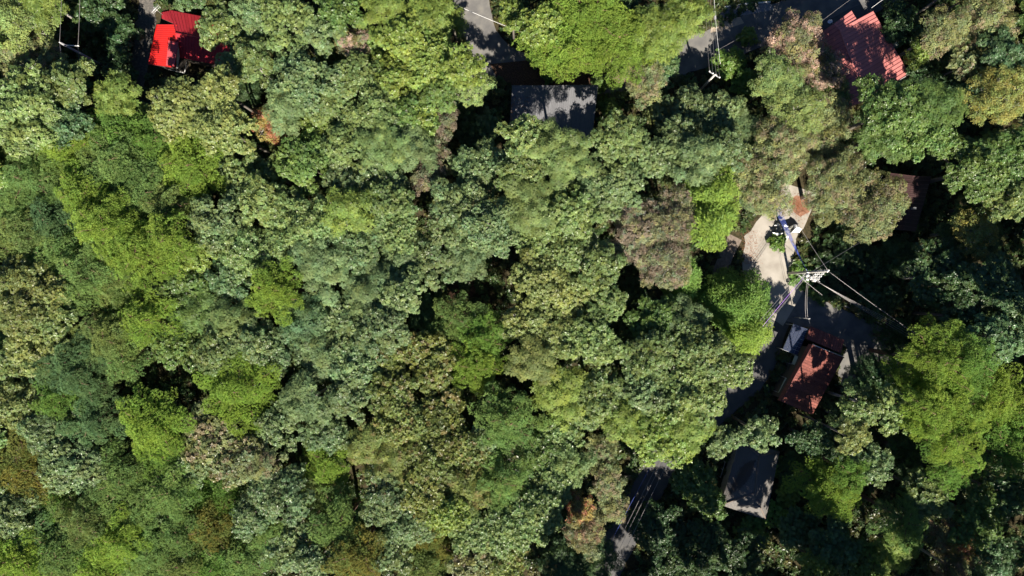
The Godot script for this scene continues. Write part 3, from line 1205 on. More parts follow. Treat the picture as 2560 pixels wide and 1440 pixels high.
func rust_house() -> void:
	var h := thing("house", "weathered rust-red roof with a lower front roof, below the crossroads", "house", at(2030, 930))
	var tl := at(2031, 861, 4.6)
	var tr := at(2110, 893, 3.3)
	var br := at(2031, 1036, 3.3)
	var bl := at(1953, 1003, 4.6)
	slope(h, tr, br, bl, tl, 22, "roof_sheet", M.rust, M.rust_seam, 0.05)
	var w0 := at(2021, 860, 3.7)
	var w1 := at(1944, 1000, 3.7)
	slope(h, w0, w1, bl, tl, 22, "roof_sheet", M.rust_lit, M.rust_seam, 0.05)
	rod("ridge_cap", tl + Vector3(0, 0.04, 0), bl + Vector3(0, 0.04, 0), 0.08, M.rust_lit[0], h)
	rod("verge_trim", tl + Vector3(0, 0.03, 0), tr + Vector3(0, 0.03, 0), 0.06, M.galvanised, h)
	walls(h, [w0, tl, tr, br, bl, w1], M.dark_wall, 0.45)
	var fa := at(2026, 815, 3.0)
	var fb := at(2110, 850, 3.0)
	var fc := at(2102, 883, 3.5)
	var fd := at(2016, 847, 3.5)
	slope(h, fa, fb, fc, fd, 16, "roof_sheet", M.rust, M.rust_seam, 0.05)
	walls(h, [fa, fb, fc, fd], M.dark_wall, 0.3)
	keep([w0, fa, fb, tr, br, w1])
	# the carport with the solar cells
	var s := thing("solar_carport", "lean-to roof of grey solar panels left of the rust-red house", "carport", at(1988, 850))
	var A := at(1984, 810, 3.0)
	var B := at(2021, 823, 3.0)
	var C := at(1994, 888, 2.6)
	var D := at(1957, 874, 2.6)
	block(s, "carport_roof", [A + Vector3.DOWN * 0.08, B + Vector3.DOWN * 0.08, C + Vector3.DOWN * 0.08, D + Vector3.DOWN * 0.08], 0.06, M.aluminium)
	for i in 4:
		for j in 7:
			var st := start()
			var u0 := (i + 0.03) / 4.0
			var u1 := (i + 0.97) / 4.0
			var v0 := (j + 0.03) / 7.0
			var v1 := (j + 0.97) / 7.0
			prism(st, [A.lerp(B, u0).lerp(D.lerp(C, u0), v0), A.lerp(B, u1).lerp(D.lerp(C, u1), v0), A.lerp(B, u1).lerp(D.lerp(C, u1), v1), A.lerp(B, u0).lerp(D.lerp(C, u0), v1)], Vector3.DOWN * 0.04)
			put("solar_panel", done(st), M.solar, s)
	for p in [A, B, C, D]:
		rod("post", Vector3(p.x, 0, p.z) + (at(1989, 849) - p) * Vector3(0.05, 0, 0.05), p + Vector3.DOWN * 0.1 + (at(1989, 849) - p) * Vector3(0.05, 0, 0.05), 0.05, M.galvanised, s)
	keep([A, B, C, D])
	# beige corrugated awnings on its left side
	for q in [[1988, 888, 1996, 891, 1987, 913, 1979, 910, "short beige corrugated awning beside the rust-red house"], [1964, 944, 1972, 948, 1954, 984, 1946, 981, "long beige corrugated awning at the rust-red house's lower left"]]:
		var g := thing("awning", q[8], "awning", at(q[0], q[1]), "beige awnings beside the rust-red house")
		var a := at(q[0], q[1], 2.4)
		var b := at(q[2], q[3], 2.6)
		var c := at(q[4], q[5], 2.6)
		var d := at(q[6], q[7], 2.4)
		block(g, "awning_sheet", [a, b, c, d], 0.05, M.beige)
		for k in 3:
			var t := (k + 0.5) / 3.0
			rod("corrugation", a.lerp(b, t) + Vector3(0, 0.01, 0), d.lerp(c, t) + Vector3(0, 0.01, 0), 0.05, M.beige, g, 6)
		for p in [a, d]:
			rod("post", Vector3(p.x, 0, p.z), p - Vector3(0, 0.05, 0), 0.03, M.galvanised, g)
	# the dark timber deck between them
	var k := thing("deck", "dark timber deck with a rail beside the rust-red house", "deck", at(1972, 915))
	var pa := at(1973, 884, 0.5)
	var pb := at(1984, 890, 0.5)
	var pc := at(1973, 932, 0.5)
	var pd := at(1961, 926, 0.5)
	for i in 9:
		var t0 := (i + 0.04) / 9.0
		var t1 := (i + 0.96) / 9.0
		block(k, "plank", [pa.lerp(pd, t0), pb.lerp(pc, t0), pb.lerp(pc, t1), pa.lerp(pd, t1)], 0.05, M.wood_grey if i % 2 else M.wood_dark)
	rod("rail", pa + Vector3.UP * 0.9, pd + Vector3.UP * 0.9, 0.05, M.wood_grey, k)
	rod("rail", pd + Vector3.UP * 0.9, pc + Vector3.UP * 0.9, 0.05, M.wood_grey, k)
	for p in [pa, pd, pc]:
		rod("rail_post", Vector3(p.x, 0, p.z), p + Vector3.UP * 0.9, 0.05, M.wood_grey, k)

func hip_house() -> void:
	var h := thing("house", "grey tiled hip roof with dappled sun beside the lower right thicket", "house", at(1870, 1215))
	var nw := at(1850, 1100, 3.0)
	var sw := at(1802, 1262, 3.0)
	var se := at(1914, 1299, 3.0)
	var e := at(1934, 1241, 3.0)
	var ne := at(1948, 1130, 3.0)
	var r0 := at(1898, 1140, 5.2)
	var r1 := at(1886, 1232, 5.2)
	courses(h, nw, sw, r1, r0, 26)
	courses(h, sw, se, r1, r1, 20)
	courses(h, se, ne, r0, r1, 26)
	courses(h, ne, nw, r0, r0, 18)
	for q in [[r0, r1], [r1, sw], [r1, se], [r0, nw], [r0, ne]]:
		rod("ridge_tile", q[0] + Vector3.UP * 0.08, q[1] + Vector3.UP * 0.08, 0.11, M.ridge, h)
	walls(h, [nw, sw, se, ne], M.cream_wall, 0.6)
	keep([nw, sw, se, ne])
	var f := thing("handrail", "thin pale handrail on the left side of the tiled hip roof", "handrail", at(1807, 1174))
	rod("rail", at(1813, 1155, 1.0), at(1801, 1194, 1.0), 0.035, M.aluminium, f)
	for t in 3:
		var p := at(1813, 1155, 1.0).lerp(at(1801, 1194, 1.0), t / 2.0)
		rod("rail_post", Vector3(p.x, 0, p.z), p, 0.03, M.aluminium, f)

func courses(parent: Node3D, A: Vector3, B: Vector3, C: Vector3, D: Vector3, n: int) -> void:
	# overlapping courses of small tiles, too fine to tell the single tiles apart from above
	var nrm := (B - A).cross((C if C != D else C) - A).normalized()
	if nrm.y < 0.0:
		nrm = -nrm
	var st := start()
	for k in n:
		var t0 := float(k) / n
		var t1 := minf(1.0, (k + 1.15) / n)
		var a := A.lerp(D, t0) + nrm * 0.05
		var b := B.lerp(C, t0) + nrm * 0.05
		var c := B.lerp(C, t1)
		var d := A.lerp(D, t1)
		var m := maxi(2, int(a.distance_to(b) / 0.3))
		for i in m:
			var u0 := (i + 0.02) / m
			var u1 := (i + 0.98) / m
			var j := nrm * rng.randf_range(-0.012, 0.012)
			prism(st, [a.lerp(b, u0) + j, a.lerp(b, u1) + j, d.lerp(c, u1) + j, d.lerp(c, u0) + j], -nrm * 0.03)
	var o := put("roof_tiles", done(st), M.tile, parent)
	o.set_meta("kind", "stuff")
	st = start()
	var low := [A - nrm * 0.05, B - nrm * 0.05, C - nrm * 0.05] if C == D else [A - nrm * 0.05, B - nrm * 0.05, C - nrm * 0.05, D - nrm * 0.05]
	prism(st, low, -nrm * 0.1)
	put("roof_deck", done(st), M.wood_dark, parent)

# ---------------------------------------------------------------- poles and wires
func sag(a: Vector3, b: Vector3, drop: float, n := 14) -> Array:
	var out := []
	for i in n + 1:
		var t := float(i) / n
		out.append(a.lerp(b, t) - Vector3.UP * drop * 4.0 * t * (1.0 - t))
	return out

func wire(a: Vector3, b: Vector3, drop: float, r: float, mat: Material, label: String, group := "") -> void:
	var st := start()
	st.set_smooth_group(0)
	tube(st, sag(a, b, drop), [r], 5)
	tag(put("overhead_wire", done(st), mat), label, "wire", group)

func main_pole() -> void:
	var foot := at(1972, 683)
	var H := 12.4
	var p := thing("utility_pole", "tall concrete utility pole crowded with crossarms and cables at the crossroads", "utility pole", foot)
	var st := start()
	st.set_smooth_group(0)
	tube(st, [foot, foot + Vector3.UP * 6, foot + Vector3.UP * H], [0.2, 0.17, 0.13], 14)
	put("pole", done(st), M.concrete, p)
	var u := Vector3(-0.66, 0, 0.75).normalized()
	var v := Vector3(u.z, 0, -u.x)
	var arms := [[11.6, 1.5], [11.1, 1.5], [10.3, 1.4], [9.8, 1.4], [9.2, 1.2]]
	for a in arms:
		var o: Vector3 = foot + Vector3.UP * a[0]
		var c := put("crossarm", arm_mesh(o - u * 0.25, o + u * a[1], 0.09), M.galvanised, p)
		for k in 3:
			var q: Vector3 = o + u * (0.45 + 0.45 * k)
			st = start()
			st.set_smooth_group(0)
			tube(st, [q, q + Vector3.UP * 0.12, q + Vector3.UP * 0.13, q + Vector3.UP * 0.26], [0.05, 0.05, 0.09, 0.06], 8)
			put("insulator", done(st), M.porcelain, c)
	for y in [11.35, 10.05]:
		put("arm_brace", arm_mesh(foot + Vector3.UP * y + u * 1.42 - v * 0.5, foot + Vector3.UP * y + u * 1.42 + v * 0.5, 0.07), M.galvanised, p)
	# transformers hung at the arms' ends
	for k in 3:
		var q := foot + Vector3.UP * (8.4 + 0.12 * k) + u * 1.05 + v * (-0.52 + 0.5 * k)
		st = start()
		st.set_smooth_group(0)
		tube(st, [q, q + Vector3.UP * 0.7, q + Vector3.UP * 0.76, q + Vector3.UP * 0.8], [0.24, 0.24, 0.18, 0.04], 12)
		var t := put("transformer", done(st), M.transformer, p)
		for s in [-1, 1]:
			rod("bushing", q + Vector3(0.1 * s, 0.76, 0.05), q + Vector3(0.13 * s, 1.02, 0.05), 0.045, M.porcelain, t)
	# the lower frame
	for y in [6.9, 6.4, 5.9]:
		var o: Vector3 = foot + Vector3.UP * y
		put("crossarm", arm_mesh(o, o + u * 1.15, 0.08), M.galvanised, p)
	var frame_end := foot + Vector3.UP * 6.55 + u * 1.15
	put("arm_brace", arm_mesh(frame_end - v * 0.75, frame_end + v * 0.6, 0.08), M.galvanised, p)
	for k in 4:
		var q := foot + Vector3.UP * (7.3 + 0.2 * (k % 2)) + u * (0.35 + 0.25 * k) + v * 0.16 * (k - 1)
		block(p, "junction_box", [q + Vector3(-0.16, 0, -0.12), q + Vector3(0.16, 0, -0.12), q + Vector3(0.16, 0, 0.12), q + Vector3(-0.16, 0, 0.12)], 0.3, M.white_paint)
	for k in 8:
		rod("step_bolt", foot + Vector3(0.0, 2.2 + 0.8 * k, 0.34 * (1 if k % 2 else -1)), foot + Vector3(0.0, 2.2 + 0.8 * k, 0.0), 0.02, M.galvanised, p, 5)
	put("top_cap", arm_mesh(foot + Vector3.UP * (H + 0.02) - u * 0.2, foot + Vector3.UP * (H + 0.02) + u * 0.2, 0.14), M.white_paint, p)
	# wires from it
	var top := foot + Vector3.UP * (H + 0.1)
	wire(top, at(1958, 498, 11), 0.25, 0.018, M.wire_pale, "thin pale wire from the tall pole's top towards the small-leaved trees", "")
	wire(top, at(2300, 842, 10.5), 0.35, 0.018, M.wire_pale, "thin wire from the tall pole's top down to the right thicket", "")
	for k in 5:
		wire(foot + Vector3.UP * (7.1 - 0.12 * k) + u * 0.2 + v * 0.085 * (k - 2), at(1935 + k * 3.4, 520 - k * 1.2, 7.0), 0.3, 0.026, M.wire_blue, ["first", "second", "third", "fourth", "fifth"][k] + " blue cable of the bundle running over the torn grey sheeting", "blue cables from the tall pole")
	for k in 4:
		wire(foot + Vector3.UP * 9.0 + u * 1.0 + v * (0.5 - 0.22 * k), at(2290 - k * 3.5, 832 + k * 5.0, 7.5), 0.5, 0.016, M.wire_pale, ["uppermost", "second", "third", "lowest"][k] + " pale cable of the bundle from the tall pole over the shaded lane", "pale cables over the shaded lane")
	var se := [[0, "violet cable of the bundle", M.wire_violet, 0.034], [-1.6, "thin outermost upper cable of the bundle", M.wire_pale, 0.018], [-0.8, "thin dark cable of the bundle", M.wire_dark, 0.016], [0.55, "inner lower cable of the bundle", M.wire_pale, 0.016], [0.8, "outermost lower cable of the bundle", M.wire_pale, 0.016]]
	for q in se:
		wire(foot + Vector3.UP * 6.6 + u * 1.1 + v * q[0] * 0.35, at(1905 + q[0] * 5, 818 + q[0] * 8, 6.0), 0.15, q[3], q[2], q[1] + " running down left from the tall pole", "cables down left from the tall pole")
	for k in 2:
		wire(foot + Vector3.UP * 8.2 + u * 1.0 + v * 0.2 * (k - 0.5), at(2015 + 5 * k, 797, 4.9), 0.5, 0.017, M.wire_pale, ["left", "right"][k] + " slack wire from the tall pole to the short service pole", "slack wires to the service pole")
	wire(foot + Vector3.UP * 5.9 + u * 1.1 - v * 0.55, at(2056, 738, 5.5), 0.02, 0.022, M.wire_pale, "short pale stay reaching out over the shaded lane")
	wire(at(1920, 612, 6.0), foot + Vector3.UP * 6.5, 0.12, 0.013, M.wire_dark, "thin dark wire crossing the bright road to the tall pole")
	wire(foot + Vector3.UP * 7.6, at(2180, 588, 6.0), 0.2, 0.013, M.wire_dark, "thin dark wire from the tall pole into the twiggy tree")
	# the short service pole
	var f2 := at(1986, 793)
	var s := thing("service_pole", "short thin service pole in front of the rust-red house", "utility pole", f2)
	rod("pole", f2, f2 + Vector3.UP * 5.0, 0.05, M.galvanised, s)
	put("crossarm", arm_mesh(f2 + Vector3(-0.2, 4.9, 0), f2 + Vector3(0.2, 4.9, 0), 0.06), M.galvanised, s)
	rod("insulator", f2 + Vector3(-0.1, 4.95, 0), f2 + Vector3(-0.1, 5.15, 0), 0.06, M.porcelain, s)
	wire(f2 + Vector3.UP * 4.9, at(2026, 816, 3.1), 0.1, 0.012, M.wire_dark, "thin wire from the service pole to the rust-red front roof")

func arm_mesh(a: Vector3, b: Vector3, w: float) -> ArrayMesh:
	var st := start()
	beam(st, a, b, w, w)
	return done(st)

func other_poles() -> void:
	var foot := at(271, 172)
	var H := 10.6
	var p := thing("utility_pole", "grey wooden pole among shaded saplings left of the bright red house", "utility pole", foot)
	var st := start()
	st.set_smooth_group(0)
	tube(st, [foot, foot + Vector3.UP * 5, foot + Vector3.UP * H], [0.2, 0.17, 0.13], 12)
	put("pole", done(st), M.pole_wood, p)
	put("crossarm", arm_mesh(foot + Vector3.UP * 9.8, foot + Vector3(1.95, 9.8, 0.15), 0.09), M.galvanised, p)
	rod("insulator", foot + Vector3(1.9, 9.8, 0.15), foot + Vector3(1.9, 10.05, 0.15), 0.07, M.porcelain, p)
	rod("insulator", foot + Vector3(0, H, 0), foot + Vector3(0, H + 0.25, 0), 0.07, M.porcelain, p)
	var t := foot + Vector3.UP * (H + 0.2)
	wire(t, t + Vector3(0.1, -0.3, -14), 0.2, 0.015, M.wire_pale, "thin wire going up from the left pole's top")
	wire(t, t + Vector3(-0.1, -1.5, 9), 0.1, 0.013, M.wire_dark, "thin dark wire going down from the left pole's top")
	var a := foot + Vector3(1.9, 10.0, 0.15)
	wire(a, a + Vector3(0.1, -0.3, -14), 0.2, 0.02, M.wire_pale, "thicker wire going up from the left pole's crossarm")
	wire(a, a + Vector3(-0.3, -1.5, 10), 0.1, 0.015, M.wire_dark, "wire going down from the left pole's crossarm into the pale tree")
	# the pole in the bushes below the upper road
	foot = at(1744, 232)
	p = thing("utility_pole", "pole top with white insulators in the bushes below the upper road", "utility pole", foot)
	st = start()
	st.set_smooth_group(0)
	tube(st, [foot, foot + Vector3.UP * 8.6], [0.18, 0.13], 12)
	put("pole", done(st), M.concrete, p)
	put("crossarm", arm_mesh(foot + Vector3(-0.75, 8.3, -0.5), foot + Vector3(0.75, 8.3, 0.4), 0.1), M.galvanised, p)
	for k in 4:
		var q := foot + Vector3(-0.7 + 0.45 * k, 8.33, -0.46 + 0.27 * k)
		rod("insulator", q, q + Vector3.UP * 0.24, 0.08, M.porcelain, p)
	for k in 4:
		wire(foot + Vector3(-0.7 + 0.45 * k, 8.5, -0.46 + 0.27 * k), at(1764 + 6 * k, -20, 8.5), 0.4, 0.011, M.wire_dark if k % 2 else M.wire_pale, ["first", "second", "third", "fourth"][k] + " wire from the left in the bundle crossing the bright upper road", "wires across the upper road")
	wire(at(1801, 160, 7.0), at(1785, -15, 7.0), 0.3, 0.02, M.wire_white, "white wire right of the bundle across the upper road")
	wire(at(1795, 125, 5.0), at(1860, 88, 5.0), 0.05, 0.013, M.wire_pale, "short pale wire slanting over the dappled upper road")
	wire(at(1990, 100, 6.0), at(2140, -12, 7.0), 0.2, 0.014, M.wire_pale, "thin wire slanting over the dark side road above the pink roof")
	wire(at(2178, 20, 3.5), at(2225, -14, 6.0), 0.05, 0.025, M.wire_white, "bright short wire at the top corner of the pink roof")
	wire(at(1146, 15, 6.5), at(1330, 90, 6.5), 0.3, 0.022, M.wire_white, "white wire slanting across the top of the upper road's left bend")
	wire(at(1146, 15, 6.5), at(1143, 75, 1.5), 0.0, 0.016, M.wire_pale, "pale stay wire at the left bend of the upper road")
	for k in 3:
		var dx := 9.0 * k if k < 2 else 22.0
		wire(at(1665 + dx, 1120, 6.0), at(1512 + dx * 1.3, 1425, 6.5), 0.25, 0.02, M.wire_pale, ["left", "middle", "right"][k] + " overhead wire along the lower road below the yellow-green tree", "wires along the lower road")
	wire(at(1652, 1120, 6.0), at(1520, 1370, 6.0), 0.25, 0.024, M.wire_blue, "bluish wire running along the lower road under the yellow-green tree")
	# a bare leaning trunk near the upper right corner
	for q in [[2262, 52, 2352, -8, 0.22, "long bare grey trunk leaning right of the pink roof"], [2334, 42, 2400, 5, 0.16, "shorter bare trunk in the thicket left of the ochre trees"]]:
		var b0 := at(q[0], q[1], 0.4)
		var b1 := at(q[2], q[3], 7.0)
		st = start()
		st.set_smooth_group(0)
		tube(st, [b0, b0.lerp(b1, 0.5) + Vector3(0.1, 0.15, 0.1), b1], [q[4], q[4] * 0.85, q[4] * 0.6], 8)
		tag(put("bare_trunk", done(st), M.bark_grey), q[5], "tree trunk")

func cloth(g: Node3D, pts: Array, called: String, mat: Material, puff: float, seed_: int) -> void:
	var n := FastNoiseLite.new()
	n.seed = seed_
	n.frequency = 0.9
	var st := start()
	var c := Vector3.ZERO
	for p in pts:
		c += p / pts.size()
	var rings := 5
	var net := []
	var m := 0
	for r in rings + 1:
		var row := []
		for i in pts.size():
			for s in 3:
				var e: Vector3 = pts[i].lerp(pts[(i + 1) % pts.size()], s / 3.0)
				var q := c.lerp(e, float(r) / rings)
				q.y += puff * (1.0 - pow(float(r) / rings, 2.0)) + n.get_noise_2d(q.x * 1.3, q.z * 1.3) * 0.35
				row.append(q)
		m = row.size()
		net.append(row)
	for r in rings:
		for i in m:
			quad(st, net[r][i], net[r][(i + 1) % m], net[r + 1][(i + 1) % m], net[r + 1][i])
	put(called, done(st), mat, g)

func torn_sheet() -> void:
	# plastic sheeting thrown over a heap by the road: grey-green where it lies flat, with the sun glare put in as white folds
	var g := thing("plastic_sheeting", "torn grey plastic sheeting with sun glare painted white, heaped by the bright road", "plastic sheet", at(1970, 580))
	cloth(g, [at(1938, 575, 0.5), at(1945, 562, 0.7), at(1962, 567, 0.9), at(1972, 562, 0.9), at(1990, 561, 0.8), at(1988, 574, 0.8), at(1974, 582, 0.9), at(1968, 598, 0.6), at(1957, 601, 0.4), at(1957, 582, 0.7), at(1936, 584, 0.4)], "grey_sheet", M.sheet_grey, 0.5, 3)
	cloth(g, [at(1985, 560, 1.1), at(1997, 565, 1.1), at(2005, 572, 0.8), at(1998, 582, 0.8), at(1984, 581, 1.0), at(1973, 584, 1.1), at(1984, 573, 1.2)], "glare_fold", M.sheet_glare, 0.4, 5)
	cloth(g, [at(1953, 564, 1.2), at(1961, 558, 1.3), at(1971, 566, 1.3), at(1966, 568, 1.2)], "glare_fold", M.sheet_glare, 0.25, 7)
	cloth(g, [at(1930, 581, 0.9), at(1944, 585, 1.0), at(1958, 580, 1.1), at(1959, 583, 1.1), at(1943, 589, 0.9)], "glare_fold", M.sheet_glare, 0.2, 9)
	cloth(g, [at(1968, 587, 1.1), at(1972, 590, 1.0), at(1967, 601, 0.8), at(1962, 598, 0.8)], "glare_fold", M.sheet_glare, 0.15, 13)
	cloth(g, [at(1936, 564, 1.0), at(1945, 557, 1.1), at(1951, 561, 1.1), at(1944, 565, 1.0)], "glare_fold", M.sheet_glare, 0.15, 15)
	cloth(g, [at(1953, 602, 0.5), at(1963, 601, 0.6), at(1966, 604, 0.4)], "glare_fold", M.sheet_glare, 0.1, 17)

# ---------------------------------------------------------------- the place
func lay_ground() -> void:
	var m := PlaneMesh.new()
	m.size = Vector2(420, 360)
	m.subdivide_width = 20
	m.subdivide_depth = 20
	structure("ground", m, M.soil)

func road(called: String, px: Array, w, y: float, mat: Material, ragged := 0.12) -> void:
	var pts := ring_of(px)
	structure(called, strip(pts, w, y, ragged), mat)
	var flat2 := []
	for p in pts:
		flat2.append(Vector2(p.x, p.z))
	var hw: float = (maxf(w[0], w[1]) if w is Array else float(w)) * 0.5
	keep_out_lines.append([flat2, hw])

func lay_roads() -> void:
	road("upper_road", [1168, -40, 1190, 60, 1225, 130, 1300, 175, 1420, 195, 1560, 185, 1690, 145, 1800, 110, 1920, 62, 2060, 5, 2150, -40], 5.2, 0.024, M.asphalt)
	road("side_road", [2030, 40, 2110, 15, 2240, -45], 5.5, 0.020, M.asphalt_dark)
	road("sunlit_road", [2000, 470, 1975, 530, 1925, 600, 1915, 670, 1945, 725, 1990, 760], [5.2, 7.6], 0.028, M.road_sunlit)  # paler tone stands in for the sun on this stretch
	var pad := ring_of([1860, 590, 1900, 560, 1962, 540, 1990, 600, 1976, 690, 1990, 765, 1925, 775, 1893, 715, 1872, 650])
	structure("sunlit_apron", flat(pad, 0.032), M.road_sunlit)  # outline of the sunlit area, its light put into the colour
	keep(pad)
	road("shaded_lane", [1925, 735, 2010, 775, 2110, 820, 2230, 880, 2330, 950], 4.9, 0.024, M.asphalt)  # same surface as the sunlit stretch, its shade put into darker asphalt
	road("link_road", [1950, 735, 1925, 830, 1885, 930, 1800, 1010, 1720, 1080, 1655, 1155, 1600, 1260, 1530, 1390, 1500, 1480], 4.6, 0.020, M.asphalt_dark)
	road("driveway", [2180, 850, 2130, 900, 2125, 960], 3.2, 0.016, M.asphalt)
	road("gravel_track", [372, -30, 364, 60, 350, 150, 338, 215], 2.7, 0.016, M.gravel, 0.25)
	road("concrete_path", [1838, 592, 1815, 640, 1795, 690], 2.1, 0.016, M.concrete_path, 0.05)
	# leaf litter where the upper road passes the dark roof
	structure("leaf_litter_path", flat(ring_of([1225, 160, 1330, 150, 1540, 165, 1560, 215, 1400, 215, 1250, 212]), 0.032), M.litter)
	structure("red_earth", flat(ring_of([1972, 505, 1990, 488, 2016, 495, 2024, 530, 2000, 542, 1984, 530]), 0.036), M.red_earth)
	structure("brown_earth", flat(ring_of([1120, 735, 1150, 690, 1205, 665, 1240, 690, 1190, 730, 1150, 770]), 0.010), M.litter)
	# the yard at the top edge: lawn, kerb and a paved strip
	structure("lawn", flat(ring_of([1786, -40, 1950, -40, 1930, 2, 1850, 9, 1788, 20]), 0.010), M.lawn)
	structure("paved_strip", flat(ring_of([1786, 26, 1850, 14, 1925, 8, 1935, 24, 1850, 40, 1784, 52]), 0.034), M.paving)
	structure("gravel_verge", flat(ring_of([1780, 54, 1850, 42, 1860, 58, 1800, 78, 1776, 82]), 0.038), M.pale_gravel)
	for q in [[1787, 22, 1852, 11], [1852, 11, 1926, 5]]:
		var st := start()
		beam(st, at(q[0], q[1], 0.07), at(q[2], q[3], 0.07), 0.22, 0.18)
		structure("kerb", done(st), M.kerb)
	for q in [[1960, 745, 2010, 768], [2010, 768, 2110, 812], [2110, 812, 2220, 868]]:
		var off := Vector3(0.9, 0, -2.4)
		var st := start()
		beam(st, at(q[0], q[1], 0.06) + off, at(q[2], q[3], 0.06) + off, 0.18, 0.16)
		structure("kerb", done(st), M.kerb_dark)
	# fallen leaves along the bright road's edges
	var L := Leaves.new()
	for i in 1600:
		var p := at(rng.randf_range(1850, 1880) + rng.randf() * rng.randf() * 40.0, rng.randf_range(575, 660), 0.05)
		if i > 600:
			p = at(1998 + rng.randfn(0, 14), 515 + rng.randfn(0, 16), 0.05)
		var d := dir_at(rng.randf() * TAU, 0.1) * rng.randf_range(0.06, 0.13)
		L.leaf(p, p + d, d.cross(Vector3.UP) * 0.35, Vector3.UP * 0.03, Color(0.28, 0.12, 0.06) * tone_of(0.45, 0.2))
	var o := put("fallen_leaves", L.mesh(), M.leaf_fine)
	o.set_meta("kind", "stuff")
	tag(o, "russet fallen leaves strewn along the bright road's edges", "leaves")

func make_materials() -> void:
	M.leaf_oak = leaf_mat(0.36, 1.0, 0.5)
	M.leaf_twig = leaf_mat(0.45, 1.0, 0.4)
	M.leaf_pine = leaf_mat(0.6, 1.0, 0.3)
	M.leaf_cypress = leaf_mat(0.5, 1.0, 0.35)
	M.leaf_fine = leaf_mat(0.5, 0.9, 0.38)
	M.bark_grey = plain(Color(0.12, 0.105, 0.09), 0.9)
	M.bark_pale = plain(Color(0.34, 0.32, 0.29), 0.85)
	M.bark_red = plain(Color(0.15, 0.085, 0.06), 0.9)
	M.soil = surface(noise_tex(1, 0.02, [[0.0, Color(0.018, 0.016, 0.010)], [0.5, Color(0.04, 0.035, 0.02)], [1.0, Color(0.07, 0.052, 0.03)]], 1024), 0.09, 1.0, null, 0.1)
	var grain := noise_tex(2, 0.08, [], 512, true, 3.0)
	M.asphalt = surface(noise_tex(3, 0.012, [[0.0, Color(0.085, 0.083, 0.085)], [0.55, Color(0.13, 0.125, 0.12)], [1.0, Color(0.165, 0.155, 0.14)]], 1024), 0.04, 0.9)
	M.asphalt_dark = surface(noise_tex(4, 0.012, [[0.0, Color(0.06, 0.06, 0.066)], [1.0, Color(0.1, 0.097, 0.094)]], 1024), 0.04, 0.9)
	M.road_sunlit = surface(noise_tex(5, 0.009, [[0.0, Color(0.20, 0.178, 0.155)], [0.45, Color(0.26, 0.238, 0.21)], [1.0, Color(0.32, 0.295, 0.265)]], 1024), 0.035, 0.9)  # one surface with the lane, lightened where sun falls
	M.concrete_path = surface(noise_tex(6, 0.02, [[0.0, Color(0.11, 0.085, 0.07)], [1.0, Color(0.2, 0.165, 0.14)]]), 0.2, 0.9)
	M.gravel = surface(noise_tex(7, 0.03, [[0.0, Color(0.06, 0.057, 0.055)], [0.6, Color(0.1, 0.092, 0.085)], [1.0, Color(0.17, 0.15, 0.13)]]), 0.15, 0.95, grain)
	M.pale_gravel = surface(noise_tex(8, 0.08, [[0.0, Color(0.2, 0.16, 0.12)], [1.0, Color(0.5, 0.42, 0.34)]]), 0.3, 0.95, grain)
	M.litter = surface(noise_tex(9, 0.05, [[0.0, Color(0.04, 0.025, 0.017)], [0.6, Color(0.09, 0.052, 0.035)], [1.0, Color(0.16, 0.09, 0.06)]]), 0.16, 1.0, grain)
	M.red_earth = surface(noise_tex(10, 0.06, [[0.0, Color(0.17, 0.085, 0.055)], [1.0, Color(0.3, 0.17, 0.12)]]), 0.2, 1.0)
	M.lawn = surface(noise_tex(12, 0.05, [[0.0, Color(0.08, 0.13, 0.03)], [1.0, Color(0.19, 0.24, 0.07)]]), 0.2, 1.0)
	M.paving = surface(noise_tex(13, 0.03, [[0.0, Color(0.13, 0.13, 0.15)], [1.0, Color(0.24, 0.24, 0.26)]]), 0.2, 0.9)
	M.kerb = plain(Color(0.55, 0.54, 0.52), 0.85)
	M.kerb_dark = plain(Color(0.12, 0.12, 0.12), 0.85)
	M.concrete = surface(noise_tex(14, 0.05, [[0.0, Color(0.3, 0.28, 0.26)], [1.0, Color(0.48, 0.46, 0.43)]]), 0.5, 0.85)
	M.pole_wood = surface(noise_tex(15, 0.05, [[0.0, Color(0.16, 0.16, 0.17)], [1.0, Color(0.34, 0.34, 0.36)]]), 0.4, 0.8)
	M.galvanised = plain(Color(0.42, 0.42, 0.42), 0.5, 0.3)
	M.aluminium = plain(Color(0.7, 0.7, 0.7), 0.35, 0.5)
	M.porcelain = plain(Color(0.8, 0.78, 0.75), 0.2)
	M.transformer = plain(Color(0.55, 0.53, 0.5), 0.5)
	M.white_paint = plain(Color(0.78, 0.77, 0.75), 0.5)
	M.wire_pale = plain(Color(0.3, 0.28, 0.28), 0.4, 0.2)
	M.wire_white = plain(Color(0.8, 0.8, 0.8), 0.35, 0.1)
	M.wire_dark = plain(Color(0.14, 0.14, 0.16), 0.4)
	M.wire_blue = plain(Color(0.06, 0.09, 0.34), 0.3)
	M.wire_violet = plain(Color(0.34, 0.18, 0.55), 0.35)
	M.wood_dark = plain(Color(0.05, 0.04, 0.035), 0.9)
	M.wood_grey = plain(Color(0.11, 0.1, 0.09), 0.9)
	M.white_wall = plain(Color(0.62, 0.6, 0.58), 0.85)
	M.dark_wall = plain(Color(0.07, 0.058, 0.05), 0.85)
	M.cream_wall = plain(Color(0.4, 0.36, 0.3), 0.85)
	M.grey_wall = plain(Color(0.18, 0.17, 0.16), 0.85)
	M.beige = plain(Color(0.42, 0.42, 0.32), 0.7)
	M.solar = plain(Color(0.028, 0.035, 0.06), 0.25)
	M.sheet_glare = plain(Color(0.82, 0.82, 0.82), 0.4)  # sun glare on the grey sheeting, painted as white
	M.sheet_grey = plain(Color(0.17, 0.17, 0.15), 0.45)
